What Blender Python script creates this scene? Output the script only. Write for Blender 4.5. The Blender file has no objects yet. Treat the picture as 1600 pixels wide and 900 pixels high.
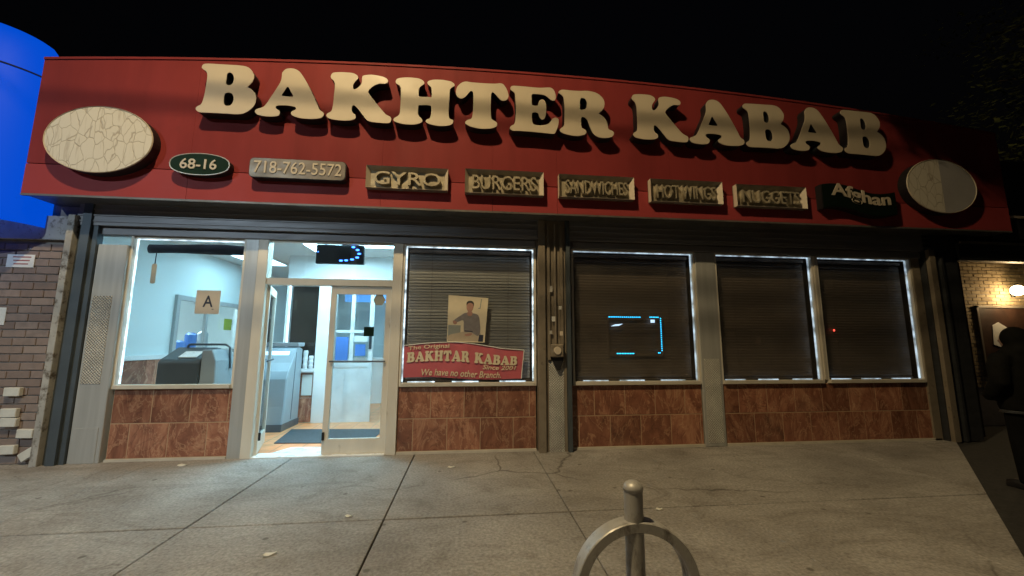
import bpy, bmesh, math, random
from mathutils import Vector, Matrix
random.seed(7)
R = math.radians
S = bpy.context.scene
COL = S.collection

# ------------------------------------------------------------------ camera, sky, moon, exposure
F_PX, YAW, PITCH, ROLL, CAM = 621.936, 0.108531, 0.137135, 0.003065, Vector((0, -5.7, 1.4755))
def cam_basis():
    cy, sy, cp, sp = math.cos(YAW), math.sin(YAW), math.cos(PITCH), math.sin(PITCH)
    w = Vector((sy*cp, cy*cp, sp)); r = Vector((cy, -sy, 0)); u = r.cross(w)
    c, s = math.cos(ROLL), math.sin(ROLL)
    return c*r + s*u, -s*r + c*u, w
CR, CU, CW = cam_basis()
cd = bpy.data.cameras.new('camera'); cam = bpy.data.objects.new('camera', cd); COL.objects.link(cam)
m = Matrix((CR, CU, -CW)).transposed().to_4x4(); m.translation = CAM; cam.matrix_world = m
cd.sensor_width = 36; cd.lens = 36*F_PX/1600; cd.clip_start = 0.05; cd.clip_end = 800
S.camera = cam
W = bpy.data.worlds.new('World'); S.world = W; W.use_nodes = True
nt = W.node_tree; sky = nt.nodes.new('ShaderNodeTexSky'); sky.sky_type = 'NISHITA'; sky.sun_disc = False
sky.sun_elevation = R(-4); sky.sun_rotation = R(200)
bg = nt.nodes['Background']; nt.links.new(sky.outputs[0], bg.inputs[0]); bg.inputs[1].default_value = 0.06
sl = bpy.data.lights.new('moonlight', 'SUN'); sl.energy = 0.012; sl.angle = R(0.5); sl.color = (0.8, 0.88, 1)
so = bpy.data.objects.new('moonlight', sl); COL.objects.link(so); so.rotation_euler = (R(50), 0, R(-20))
vs = S.view_settings; vs.view_transform = 'Standard'; vs.look = 'None'; vs.exposure = 0.0; vs.gamma = 1
S.render.engine = 'CYCLES'; S.cycles.use_denoising = True; S.cycles.max_bounces = 7; S.cycles.use_adaptive_sampling = True; S.cycles.adaptive_threshold = .02
S.cycles.transparent_max_bounces = 24; S.cycles.sample_clamp_indirect = 6; S.cycles.caustics_reflective = False
LAMP = Vector((-2.4, -5.2, 9.7))            # luminaire of the street lamp behind the camera
LAMP_W = 2750; LAMP2_W = 3500; ROOM = 1.0                   # street lamp power, room light factor

def un(px, py, Y):
    "point of the plane y=Y that the photograph shows at a pixel (used to read sizes off the facade)"
    d = CW*F_PX + CR*(px-800) - CU*(py-450)
    return CAM + d*((Y-CAM.y)/d.y)

# ------------------------------------------------------------------ materials
MATS = {}
def nodes(name):
    m = bpy.data.materials.new(name); m.use_nodes = True; MATS[name] = m
    return m, m.node_tree.nodes, m.node_tree.links, m.node_tree.nodes['Principled BSDF']
def coords(N, L, scale=(1,1,1), rnd=False):
    tc = N.new('ShaderNodeTexCoord'); mp = N.new('ShaderNodeMapping'); mp.inputs['Scale'].default_value = scale
    L.new(tc.outputs['Object'], mp.inputs['Vector'])
    if rnd:
        oi = N.new('ShaderNodeObjectInfo'); mu = N.new('ShaderNodeMath'); mu.operation = 'MULTIPLY'; mu.inputs[1].default_value = 61
        L.new(oi.outputs['Random'], mu.inputs[0]); L.new(mu.outputs[0], mp.inputs['Location'])
    return mp.outputs[0]
def noise(N, L, vec, scale, detail=4, rough=.55, dist=0):
    n = N.new('ShaderNodeTexNoise'); n.inputs['Scale'].default_value = scale; n.inputs['Detail'].default_value = detail
    n.inputs['Roughness'].default_value = rough; n.inputs['Distortion'].default_value = dist
    L.new(vec, n.inputs['Vector']); return n.outputs['Fac']
def ramp(N, L, fac, stops):
    r = N.new('ShaderNodeValToRGB'); e = r.color_ramp.elements
    while len(e) < len(stops): e.new(0.5)
    for el, (p, c) in zip(e, stops):
        el.position = p; el.color = (*c, 1) if len(c) == 3 else c
    L.new(fac, r.inputs[0]); return r.outputs[0]
def mix(N, L, fac, a, b, mode='MIX'):
    x = N.new('ShaderNodeMix'); x.data_type = 'RGBA'; x.blend_type = mode
    for s, v in ((0, fac), (6, a), (7, b)):
        if isinstance(v, (int, float)): x.inputs[s].default_value = v
        elif isinstance(v, tuple): x.inputs[s].default_value = (*v, 1)
        else: L.new(v, x.inputs[s])
    return x.outputs[2]
def bump(N, L, P, h, strength, dist=.01):
    b = N.new('ShaderNodeBump'); b.inputs['Strength'].default_value = strength; b.inputs['Distance'].default_value = dist
    L.new(h, b.inputs['Height']); L.new(b.outputs[0], P.inputs['Normal'])
def g(v): return (v, v, v)
def mk(name, col, rough=.6, metal=0, var=.15, scale=3, stretch=(1,1,1), bmp=0, bscale=60, rnd=False, dirt=None, spec=.5):
    m, N, L, P = nodes(name)
    v = coords(N, L, stretch, rnd)
    c = mix(N, L, 1.0, col, ramp(N, L, noise(N, L, v, scale), [(.25, g(1-var)), (.75, g(1+var*.6))]), 'MULTIPLY')
    if dirt:
        c = mix(N, L, ramp(N, L, noise(N, L, v, dirt[1], 6, .65), [(dirt[2], g(0)), (dirt[2]+.14, g(1))]), c, dirt[0])
    L.new(c, P.inputs['Base Color']); P.inputs['Metallic'].default_value = metal
    P.inputs['Specular IOR Level'].default_value = spec
    rr = ramp(N, L, noise(N, L, v, scale*2.3), [(.3, g(max(0, rough-.08))), (.7, g(min(1, rough+.08)))])
    L.new(rr, P.inputs['Roughness'])
    if bmp: bump(N, L, P, noise(N, L, v, bscale, 3), bmp, .004)
    return m
def emit(name, col, strength, modulate=None):
    m, N, L, P = nodes(name); P.inputs['Base Color'].default_value = (*[min(.8, c) for c in col], 1)
    P.inputs['Emission Color'].default_value = (*col, 1); P.inputs['Emission Strength'].default_value = strength
    if modulate:
        v = coords(N, L); f = noise(N, L, v, modulate, 2)
        mr = N.new('ShaderNodeMapRange'); mr.inputs[1].default_value = .35; mr.inputs[2].default_value = .68
        mr.inputs[3].default_value = strength*.25; mr.inputs[4].default_value = strength*1.6
        L.new(f, mr.inputs[0]); L.new(mr.outputs[0], P.inputs['Emission Strength'])
    return m

mk('red', (.205, .030, .031), .62, 0, .22, 1.1, (1,1,.45), .02, 30, spec=.10, dirt=((.17,.03,.031), 2.5, .62))
def streaks(name):
    m = MATS[name]; N, L = m.node_tree.nodes, m.node_tree.links; P = N['Principled BSDF']
    old = P.inputs['Base Color'].links[0].from_socket; v = coords(N, L, (2.3,1,.25))
    f = ramp(N, L, noise(N, L, v, 1.4, 5, .6, .3), [(.40, g(1.06)), (.6, g(.95)), (.78, g(.82))])
    L.new(mix(N, L, 1.0, old, f, 'MULTIPLY'), P.inputs['Base Color'])
streaks('red')
mk('red_low', (.30, .045, .048), .55, spec=.15, var=.12, scale=1.5, stretch=(1,1,.5))
mk('cream', (.50, .43, .33), .45, 0, .07, 2, dirt=((.42,.35,.26), 6, .64))
mk('black', (.008, .008, .010), .55, 0, .2)
mk('tan_alu', (.72, .68, .60), .42, .05, .12, 4, (1,1,.3), dirt=((.30,.26,.21), 7, .66))
mk('sill_alu', (.58, .54, .47), .4, .05, .15, 6)
mk('steel', (.46, .47, .47), .42, .3, .15, 5, (3,3,.15))
mk('dark_steel', (.07, .075, .085), .45, .6, .25, 3, (1,1,4), .05, 20)
mk('guide_blue', (.085, .105, .125), .5, .3, .2)
mk('shutter', (.25, .25, .27), .5, .3, .22, 2, (.4,1,3))
mk('soffit', (.15, .145, .14), .45, .4, .3, 2, dirt=((.08,.08,.08), 3, .55))
mk('white_paint', (.84, .85, .85), .5, 0, .06, 2)
mk('wall_paint', (.70, .78, .79), .6, 0, .04, 1)
mk('ceiling_tile', (.74, .76, .76), .8, 0, .05, 6)
mk('wood_dark', (.05, .03, .02), .5, 0, .2)
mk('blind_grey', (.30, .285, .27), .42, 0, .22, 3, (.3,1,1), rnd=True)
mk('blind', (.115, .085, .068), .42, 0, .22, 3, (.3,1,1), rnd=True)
mk('rust_white', (.40, .39, .37), .7, 0, .3, 5, dirt=((.10,.08,.06), 9, .52))
mk('mortar', (.23, .21, .195), .9, 0, .2, 8)
mk('grout', (.46, .31, .20), .85, 0, .15, 8)
mk('green_dark', (.008, .024, .016), .6, 0, .15, spec=.1)
mk('plaque_silver', (.46, .40, .29), .34, .35, .3, 2.2, (1,1,3), .05, 12)
mk('plaque_frame', (.27, .24, .20), .4, .25, .25, 6)
mk('galv', (.47, .465, .455), .45, .25, .4, 9, (1,1,.5), .15, 40, dirt=((.11,.095,.08), 9, .5))
mk('grey_plastic', (.085, .10, .115), .38, 0, .08, 4)
mk('grey_light', (.36, .40, .43), .35, 0, .06, 4)
mk('atm', (.32, .38, .42), .4, 0, .08, 3)
mk('mat_rubber', (.055, .065, .075), .85, 0, .25, 20, bmp=.3, bscale=150)
mk('paper', (.74, .75, .72), .7, 0, .05, 5)
mk('card_tan', (.60, .52, .42), .6, 0, .08, 5)
mk('ink', (.03, .035, .06), .6)
mk('ink_red', (.35, .10, .09), .6)
mk('banner', (.52, .115, .14), .5, 0, .22, 4, dirt=((.42,.13,.17), 5, .56))
mk('banner_text', (.70, .60, .42), .55)
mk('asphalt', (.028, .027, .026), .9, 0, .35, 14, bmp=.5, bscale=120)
mk('road', (.045, .045, .046), .9, 0, .3, 10, bmp=.5, bscale=120)
mk('bark', (.07, .055, .04), .9, 0, .3, 6, (1,1,.3), .5, 30)
mk('coat', (.006, .006, .0055), .9, 0, .3, 8, bmp=.2, bscale=25, spec=.1)
mk('trouser', (.005, .005, .006), .95, 0, .3, 8, bmp=.2, bscale=25, spec=.1)
mk('skin', (.40, .25, .18), .5, 0, .06)
mk('hair', (.05, .045, .04), .6, 0, .3, 30)
mk('fabric_dark', (.035, .04, .06), .8, 0, .3, 5, bmp=.3, bscale=12)
mk('photo_wall', (.78, .67, .47), .5, 0, .08, 6)
mk('photo_shirt', (.26, .23, .22), .6, 0, .2, 14)
mk('photo_skin', (.45, .24, .18), .6, 0, .12, 20)
mk('photo_trouser', (.52, .42, .30), .6, 0, .12, 12)
mk('photo_grey', (.30, .31, .27), .6, 0, .1, 12)
mk('yellow_paint', (.55, .42, .06), .6)
mk('blue_print', (.08, .20, .55), .5)
mk('green_print', (.25, .32, .04), .5)
mk('art_brown', (.055, .026, .016), .6, 0, .5, 5)
mk('litter', (.70, .68, .62), .8)
mk('conduit', (.26, .22, .17), .45, .2, .2, 6, dirt=((.1,.08,.06), 9, .6))
mk('white_gloss', (.78, .79, .8), .3)
emit('led', (.72, .86, 1.0), 1.7, 9)
emit('led_dim', (.66, .82, 1.0), .8, 7)
emit('led_blue', (.05, .22, 1.0), 6)
emit('led_cyan', (.02, .55, 1.0), 4)
emit('led_red', (1.0, .08, .05), 3)
emit('panel_light', (.45, .82, 1.0), 15*ROOM)
emit('lobby_light', (.45, .82, 1.0), 32*ROOM)
emit('kitchen_light', (.70, .93, 1.0), 60)
emit('bulb', (1.0, .72, .36), 14)
emit('lens', (1.0, .70, .38), 20)
emit('menu_glow', (.12, .35, .8), .8)
emit('awning_fabric', (.0, .070, .62), 1.0); MATS['awning_fabric'].node_tree.nodes['Principled BSDF'].inputs['Base Color'].default_value = (0,.005,.03,1)
MATS['awning_fabric'].node_tree.nodes['Principled BSDF'].inputs['Specular IOR Level'].default_value = .1
emit('screen_glow', (.55, .75, 1.0), 1.6)

def special_mats():
    # concrete flags
    m, N, L, P = nodes('concrete'); v = coords(N, L)
    c = ramp(N, L, noise(N, L, v, .8, 6, .6, .4), [(.28, (.205,.192,.182)), (.5, (.30,.286,.272)), (.75, (.40,.385,.37))])
    st = ramp(N, L, noise(N, L, v, 2.2, 8, .7, 1.2), [(.53, g(0)), (.72, g(.6))])
    c = mix(N, L, st, c, (.12,.105,.09))
    v3 = coords(N, L, (.55,1.5,1)); sk_ = ramp(N, L, noise(N, L, v3, 1.6, 7, .68, 1.8), [(.50, g(0)), (.66, g(.55))])
    c = mix(N, L, sk_, c, (.19,.175,.16))
    fine = ramp(N, L, noise(N, L, v, 42, 3, .6), [(.3, g(.66)), (.7, g(1.22))])
    c = mix(N, L, 1.0, c, fine, 'MULTIPLY')
    vo = N.new('ShaderNodeTexVoronoi'); vo.inputs['Scale'].default_value = 3.1; L.new(v, vo.inputs['Vector'])
    gum = ramp(N, L, vo.outputs['Distance'], [(.055, g(.8)), (.085, g(0))])
    c = mix(N, L, gum, c, (.10,.09,.08))
    sm = N.new('ShaderNodeTexVoronoi'); sm.inputs['Scale'].default_value = 11; L.new(v, sm.inputs['Vector'])
    c = mix(N, L, ramp(N, L, sm.outputs['Distance'], [(.05, g(.6)), (.09, g(0))]), c, (.13,.115,.10))
    vc = N.new('ShaderNodeTexVoronoi'); vc.feature = 'DISTANCE_TO_EDGE'; vc.inputs['Scale'].default_value = .42
    nz = N.new('ShaderNodeTexNoise'); nz.inputs['Scale'].default_value = 2.2; nz.inputs['Detail'].default_value = 6; L.new(v, nz.inputs['Vector'])
    L.new(mix(N, L, .28, v, nz.outputs['Color'], 'ADD'), vc.inputs['Vector'])
    msk = ramp(N, L, noise(N, L, v, .55, 2), [(.5, g(0)), (.58, g(1))]); ck = ramp(N, L, vc.outputs['Distance'], [(.0, g(.85)), (.006, g(0))])
    c = mix(N, L, mix(N, L, 1.0, ck, msk, 'MULTIPLY'), c, (.06,.052,.045))
    L.new(c, P.inputs['Base Color']); P.inputs['Roughness'].default_value = .82
    bump(N, L, P, noise(N, L, v, 55, 5, .7), .35, .006)
    # reddish marble tile
    for nm, k in (('marble', 1.6), ('marble_in', 1.9)):
        m, N, L, P = nodes(nm); v0 = coords(N, L, (1,1,1), True)
        mp = N.new('ShaderNodeMapping'); mp.inputs['Rotation'].default_value = (0, R(38), 0); mp.inputs['Scale'].default_value = (1.7,1,.75); L.new(v0, mp.inputs['Vector']); v = mp.outputs[0]
        n1 = noise(N, L, v, 2.2, 8, .62, 1.3)
        c = ramp(N, L, n1, [(.28, (.085*k,.036*k,.024*k)), (.45, (.15*k,.062*k,.040*k)), (.56, (.20*k,.088*k,.056*k)), (.68, (.26*k,.13*k,.082*k)), (.8, (.38*k,.24*k,.16*k))])
        vein = ramp(N, L, noise(N, L, v, 2.4, 6, .6, 1.8), [(.47, g(0)), (.5, g(.6)), (.53, g(0))])
        c = mix(N, L, vein, c, (.33*k,.19*k,.12*k))
        vein2 = ramp(N, L, noise(N, L, v0, 2.2, 5, .55, 2.0), [(.485, g(0)), (.5, g(.45)), (.515, g(0))])
        c = mix(N, L, vein2, c, (.045*k,.016*k,.012*k))
        oi = N.new('ShaderNodeObjectInfo')
        c = mix(N, L, 1.0, c, ramp(N, L, oi.outputs['Random'], [(0, g(.72)), (1, g(1.2))]), 'MULTIPLY')
        c = mix(N, L, ramp(N, L, noise(N, L, v0, 1.3, 6), [(.58, g(0)), (.8, g(.3))]), c, (.20,.16,.12))
        L.new(c, P.inputs['Base Color']); P.inputs['Roughness'].default_value = .27
    # bricks
    for nm, a, b, d in (('brick_red', (.20,.148,.132), (.28,.222,.20), (.16,.13,.12)), ('brick_tan', (.30,.23,.13), (.48,.38,.23), (.2,.15,.09))):
        m, N, L, P = nodes(nm); v = coords(N, L, (1,1,1), True); oi = N.new('ShaderNodeObjectInfo')
        c = ramp(N, L, oi.outputs['Random'], [(0, a), (1, b)])
        c = mix(N, L, ramp(N, L, noise(N, L, v, 9, 6), [(.45, g(0)), (.75, g(.7))]), c, d)
        L.new(c, P.inputs['Base Color']); P.inputs['Roughness'].default_value = .85
        bump(N, L, P, noise(N, L, v, 70, 4), .5, .004)
    # orange floor tile with grid
    m, N, L, P = nodes('floor_tile'); v = coords(N, L)
    br = N.new('ShaderNodeTexBrick'); br.offset = 0; br.inputs['Scale'].default_value = 1; br.inputs['Mortar Size'].default_value = .006
    br.inputs['Brick Width'].default_value = .33; br.inputs['Row Height'].default_value = .33
    br.inputs['Color1'].default_value = (.78,.30,.12,1); br.inputs['Color2'].default_value = (.85,.38,.18,1); br.inputs['Mortar'].default_value = (.3,.2,.14,1)
    L.new(v, br.inputs['Vector']); c = mix(N, L, 1.0, br.outputs['Color'], ramp(N, L, noise(N, L, v, 5, 5), [(.3, g(.8)), (.7, g(1.1))]), 'MULTIPLY')
    L.new(c, P.inputs['Base Color']); P.inputs['Roughness'].default_value = .35
    # embossed stainless plate
    m, N, L, P = nodes('plate'); v = coords(N, L, (1,1,1))
    P.inputs['Metallic'].default_value = .15; P.inputs['Roughness'].default_value = .38
    sx = N.new('ShaderNodeSeparateXYZ'); L.new(v, sx.inputs[0])
    hs = []
    for ax in (0, 2):
        mu = N.new('ShaderNodeMath'); mu.operation = 'MULTIPLY'; mu.inputs[1].default_value = 2*math.pi/.036; L.new(sx.outputs[ax], mu.inputs[0])
        si = N.new('ShaderNodeMath'); si.operation = 'SINE'; L.new(mu.outputs[0], si.inputs[0]); hs.append(si.outputs[0])
    pr = N.new('ShaderNodeMath'); pr.operation = 'MULTIPLY'; L.new(hs[0], pr.inputs[0]); L.new(hs[1], pr.inputs[1])
    bump(N, L, P, pr.outputs[0], .9, .012)
    c = mix(N, L, 1.0, (.60,.59,.56), ramp(N, L, noise(N, L, v, 4, 5), [(.3, g(.75)), (.7, g(1.1))]), 'MULTIPLY'); L.new(c, P.inputs['Base Color'])
    # cracked cream face of the big ovals
    m, N, L, P = nodes('cracked'); v = coords(N, L, (1.5,1,.8))
    vo = N.new('ShaderNodeTexVoronoi'); vo.feature = 'DISTANCE_TO_EDGE'; vo.inputs['Scale'].default_value = 6
    nz = N.new('ShaderNodeTexNoise'); nz.inputs['Scale'].default_value = 5; L.new(v, nz.inputs['Vector'])
    wv = mix(N, L, .12, v, nz.outputs['Color'], 'ADD')
    L.new(wv, vo.inputs['Vector'])
    cr = ramp(N, L, vo.outputs['Distance'], [(.0, g(.75)), (.035, g(0))])
    v2 = coords(N, L, (9,1,.8)); lines = ramp(N, L, noise(N, L, v2, 1.6, 3, .6, .6), [(.60, g(0)), (.66, g(.5)), (.7, g(0))])
    c = mix(N, L, cr, (.60,.56,.48), (.30,.25,.19)); c = mix(N, L, lines, c, (.33,.27,.2))
    L.new(c, P.inputs['Base Color']); P.inputs['Roughness'].default_value = .6; bump(N, L, P, cr, .5, -.01)
    # grey half of the right oval, a shadow put into its colour
    mk('shaded_grey', (.36, .35, .36), .5, 0, .1, 3)
    # architectural glass: a clear sheet that mirrors at grazing angles
    m, N, L, P = nodes('glass'); out = N['Material Output']; N.remove(P)
    tr = N.new('ShaderNodeBsdfTransparent'); tr.inputs[0].default_value = (.93,.95,.95,1)
    gl = N.new('ShaderNodeBsdfGlossy'); gl.inputs['Roughness'].default_value = .015
    lw_ = N.new('ShaderNodeLayerWeight'); pw_ = N.new('ShaderNodeMath'); pw_.operation = 'POWER'; pw_.inputs[1].default_value = 5
    L.new(lw_.outputs['Facing'], pw_.inputs[0]); fr = N.new('ShaderNodeMath'); fr.operation = 'MULTIPLY_ADD'; fr.inputs[1].default_value = .92; fr.inputs[2].default_value = .045
    L.new(pw_.outputs[0], fr.inputs[0])
    mx = N.new('ShaderNodeMixShader'); L.new(fr.outputs[0], mx.inputs[0]); L.new(tr.outputs[0], mx.inputs[1]); L.new(gl.outputs[0], mx.inputs[2])
    L.new(mx.outputs[0], out.inputs['Surface'])
    gd = m.copy(); gd.name = 'glass_dusty'; MATS['glass_dusty'] = gd; N2, L2 = gd.node_tree.nodes, gd.node_tree.links
    o2 = N2['Material Output']; pre = o2.inputs['Surface'].links[0].from_socket; df = N2.new('ShaderNodeBsdfDiffuse'); df.inputs[0].default_value = (.55,.50,.46,1)
    dv = coords(N2, L2, (1,1,.7)); dm_ = ramp(N2, L2, noise(N2, L2, dv, 2.4, 6, .65, .6), [(.3, g(.018)), (.75, g(.06))])
    m2 = N2.new('ShaderNodeMixShader'); L2.new(dm_, m2.inputs[0]); L2.new(pre, m2.inputs[1]); L2.new(df.outputs[0], m2.inputs[2]); L2.new(m2.outputs[0], o2.inputs['Surface'])
    # leaves
    m, N, L, P = nodes('leaf'); oi = N.new('ShaderNodeTexCoord')
    c = ramp(N, L, noise(N, L, oi.outputs['Object'], 1.7, 3), [(.3, (.05,.065,.016)), (.7, (.12,.13,.04))])
    L.new(c, P.inputs['Base Color']); P.inputs['Roughness'].default_value = .55
special_mats()

# ------------------------------------------------------------------ mesh helpers
class MB:
    def __init__(s): s.v = []; s.f = []
    def add(s, vs, fs):
        o = len(s.v); s.v += [tuple(p) for p in vs]; s.f += [tuple(i+o for i in f) for f in fs]; return s
    def box(s, x0, x1, y0, y1, z0, z1):
        return s.add([(x,y,z) for x in (x0,x1) for y in (y0,y1) for z in (z0,z1)],
                     [(0,1,3,2),(4,6,7,5),(0,4,5,1),(2,3,7,6),(0,2,6,4),(1,5,7,3)])
    def prism(s, pts, y0, y1):                      # polygon in XZ, extruded along y
        n = len(pts)
        s.add([(x,y0,z) for x,z in pts]+[(x,y1,z) for x,z in pts],
              [tuple(range(n)), tuple(range(2*n-1,n-1,-1))]+[(i,i+n,(i+1)%n+n,(i+1)%n) for i in range(n)]); return s
    def prism_x(s, pts, x0, x1):                    # polygon in YZ, extruded along x
        n = len(pts)
        s.add([(x0,y,z) for y,z in pts]+[(x1,y,z) for y,z in pts],
              [tuple(range(n)), tuple(range(2*n-1,n-1,-1))]+[(i,i+n,(i+1)%n+n,(i+1)%n) for i in range(n)]); return s
    def prism_z(s, pts, z0, z1):
        n = len(pts)
        s.add([(x,y,z0) for x,y in pts]+[(x,y,z1) for x,y in pts],
              [tuple(range(n)), tuple(range(2*n-1,n-1,-1))]+[(i,i+n,(i+1)%n+n,(i+1)%n) for i in range(n)]); return s
    def tube(s, path, rad, n=8, caps=True):
        path = [Vector(p) for p in path]; rad = rad if isinstance(rad, (list,tuple)) else [rad]*len(path)
        rings = []; o = len(s.v); ref = None
        for i, p in enumerate(path):
            t = (path[min(i+1,len(path)-1)]-path[max(i-1,0)]).normalized()
            a = (ref - t*ref.dot(t)) if ref else t.orthogonal()
            a.normalize(); ref = a; b = t.cross(a)
            s.v += [tuple(p+(a*math.cos(2*math.pi*k/n)+b*math.sin(2*math.pi*k/n))*rad[i]) for k in range(n)]
        for i in range(len(path)-1):
            for k in range(n):
                s.f.append((o+i*n+k, o+i*n+(k+1)%n, o+(i+1)*n+(k+1)%n, o+(i+1)*n+k))
        if caps:
            s.f.append(tuple(o+k for k in range(n))[::-1]); s.f.append(tuple(o+(len(path)-1)*n+k for k in range(n)))
        return s
    def ball(s, c, r, nu=14, nv=10):
        r = r if isinstance(r, (list,tuple)) else (r,r,r); o = len(s.v)
        for j in range(nv+1):
            th = math.pi*j/nv
            for i in range(nu):
                ph = 2*math.pi*i/nu
                s.v.append((c[0]+r[0]*math.sin(th)*math.cos(ph), c[1]+r[1]*math.sin(th)*math.sin(ph), c[2]+r[2]*math.cos(th)))
        for j in range(nv):
            for i in range(nu):
                s.f.append((o+j*nu+i, o+(j+1)*nu+i, o+(j+1)*nu+(i+1)%nu, o+j*nu+(i+1)%nu))
        return s
    def loft(s, rings):
        n = len(rings[0]); o = len(s.v)
        for r in rings: s.v += [tuple(p) for p in r]
        for j in range(len(rings)-1):
            for i in range(n): s.f.append((o+j*n+i, o+j*n+(i+1)%n, o+(j+1)*n+(i+1)%n, o+(j+1)*n+i))
        s.f.append(tuple(o+i for i in range(n))[::-1]); s.f.append(tuple(o+(len(rings)-1)*n+i for i in range(n)))
        return s
    def mesh(s, name, bev=0, smooth=False):
        me = bpy.data.meshes.new(name); me.from_pydata(s.v, [], s.f)
        bm = bmesh.new(); bm.from_mesh(me); bmesh.ops.remove_doubles(bm, verts=bm.verts, dist=1e-6)
        bmesh.ops.recalc_face_normals(bm, faces=bm.faces)
        if bev: bmesh.ops.bevel(bm, geom=[e for e in bm.edges if e.is_manifold and e.calc_face_angle(0) > .5], offset=bev, segments=1, affect='EDGES', profile=.5)
        bm.to_mesh(me); bm.free()
        if smooth: me.shade_smooth()
        return me
WLOC = {}
def link(o, parent, loc):
    COL.objects.link(o); loc = Vector(loc)
    if parent: o.parent = parent; o.location = loc - WLOC[parent.name]
    else: o.location = loc
    WLOC[o.name] = loc; return o
def tag(o, label=None, cat=None, group=None, kind=None):
    for k, v in (('label',label),('category',cat),('group',group),('kind',kind)):
        if v: o[k] = v
    return o
def ob(name, mb, mat, parent=None, loc=(0,0,0), bev=0, smooth=False, rot=None):
    me = mb if isinstance(mb, bpy.types.Mesh) else mb.mesh(name, bev, smooth)
    if mat and not me.materials: me.materials.append(MATS[mat])
    o = bpy.data.objects.new(name, me); link(o, parent, loc)
    if rot: o.rotation_euler = rot
    return o
def empty(name, loc, label, cat, group=None):
    o = bpy.data.objects.new(name, None); o.empty_display_size = .1; link(o, None, loc); return tag(o, label, cat, group)
def B(*a): return MB().box(*a)
def to_mesh(o):
    dg = bpy.context.evaluated_depsgraph_get(); dg.update()
    me = bpy.data.meshes.new_from_object(o.evaluated_get(dg)); return me
def text_mesh(body, size=1.0, ext=.01, off=0.0, fit=None, shear=0, spacing=1.0):
    "lettering in the XZ plane facing -y, centred on the origin; fit=(w,h) scales it to a box"
    cu = bpy.data.curves.new('lettering', 'FONT'); cu.body = body; cu.size = size; cu.extrude = ext; cu.offset = off
    cu.align_x = 'CENTER'; cu.align_y = 'CENTER'; cu.resolution_u = 3; cu.shear = shear; cu.space_character = spacing
    t = bpy.data.objects.new('lettering', cu); COL.objects.link(t); me = to_mesh(t)
    bpy.data.objects.remove(t); bpy.data.curves.remove(cu)
    vs = [Vector((v.co.x, -v.co.z, v.co.y)) for v in me.vertices]
    x0, x1 = min(v.x for v in vs), max(v.x for v in vs); z0, z1 = min(v.z for v in vs), max(v.z for v in vs)
    sx, sz = (fit[0]/(x1-x0), fit[1]/(z1-z0)) if fit else (1,1)
    for v, c in zip(me.vertices, vs): v.co = ((c.x-(x0+x1)/2)*sx, c.y, (c.z-(z0+z1)/2)*sz)
    me.update(); return me
def shape_mesh(loops, depth):
    "closed outlines (first outer, then holes) in XZ, extruded from y=0 to y=depth"
    cu = bpy.data.curves.new('outline', 'CURVE'); cu.dimensions = '2D'; cu.fill_mode = 'BOTH'; cu.extrude = depth/2
    for lp in loops:
        sp = cu.splines.new('POLY'); sp.points.add(len(lp)-1); sp.use_cyclic_u = True
        for p, (x, z) in zip(sp.points, lp): p.co = (x, z, 0, 1)
    t = bpy.data.objects.new('outline', cu); COL.objects.link(t); me = to_mesh(t)
    bpy.data.objects.remove(t); bpy.data.curves.remove(cu)
    for v in me.vertices: c = v.co.copy(); v.co = (c.x, -c.z+depth/2, c.y)
    me.update(); return me
def smooth_loop(pts, n=4):
    out = []; k = len(pts)
    for i in range(k):
        p0, p1, p2, p3 = (pts[(i+j-1) % k] for j in range(4))
        for s in range(n):
            t = s/n
            out.append(tuple(.5*(2*p1[a]+(p2[a]-p0[a])*t+(2*p0[a]-5*p1[a]+4*p2[a]-p3[a])*t*t+(3*p1[a]-p0[a]-3*p2[a]+p3[a])*t**3) for a in (0,1)))
    return out
def ellipse(cx, cz, a, b, n=48): return [(cx+a*math.cos(2*math.pi*i/n), cz+b*math.sin(2*math.pi*i/n)) for i in range(n)]

# ================================================================== SETTING
tag(ob('ground', MB().add([(-300,-300,-.16),(300,-300,-.16),(300,300,-.16),(-300,300,-.16)], [(0,1,2,3)]), 'asphalt'), kind='structure')
tag(ob('road', B(-60,60,-18,-6.75,-.155,-.13), 'road'), kind='structure')
kb = tag(ob('kerb', B(-40,14,-6.75,-6.6,-.15,-.012), 'concrete', bev=.012), kind='structure')
# pavement of separate flags on a dark bed; the flags stop along a slanting edge at the right, where a dark sheet stands in for shade on the walk
walk = tag(ob('sidewalk', B(-40,14,-6.6,.3,-.15,-.045), 'mortar'), kind='structure')
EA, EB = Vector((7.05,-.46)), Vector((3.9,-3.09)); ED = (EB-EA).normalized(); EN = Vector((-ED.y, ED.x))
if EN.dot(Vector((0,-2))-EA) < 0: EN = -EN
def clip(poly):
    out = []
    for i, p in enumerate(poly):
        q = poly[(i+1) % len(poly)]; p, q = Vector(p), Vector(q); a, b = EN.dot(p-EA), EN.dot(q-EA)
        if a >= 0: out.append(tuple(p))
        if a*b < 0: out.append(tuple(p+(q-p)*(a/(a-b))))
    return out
XJ = [-11.5,-10,-8.45,-6.9,-5.36,-3.8,-2.22,-.68,.92,2.40,3.62,5.2,6.8,8.3]
YJ = [-6.59,-5.3,-3.95,-2.02,.20]
for i in range(len(XJ)-1):
    for j in range(len(YJ)-1):
        e = .005; sk = random.uniform(-.012,.012)
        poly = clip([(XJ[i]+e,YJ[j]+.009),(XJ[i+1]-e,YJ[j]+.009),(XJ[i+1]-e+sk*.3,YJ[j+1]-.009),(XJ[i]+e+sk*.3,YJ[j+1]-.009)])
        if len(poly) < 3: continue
        o = ob('slab', MB().prism_z(poly, -.044, random.uniform(-.004,.003)), 'concrete', walk, bev=.005)
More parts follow.
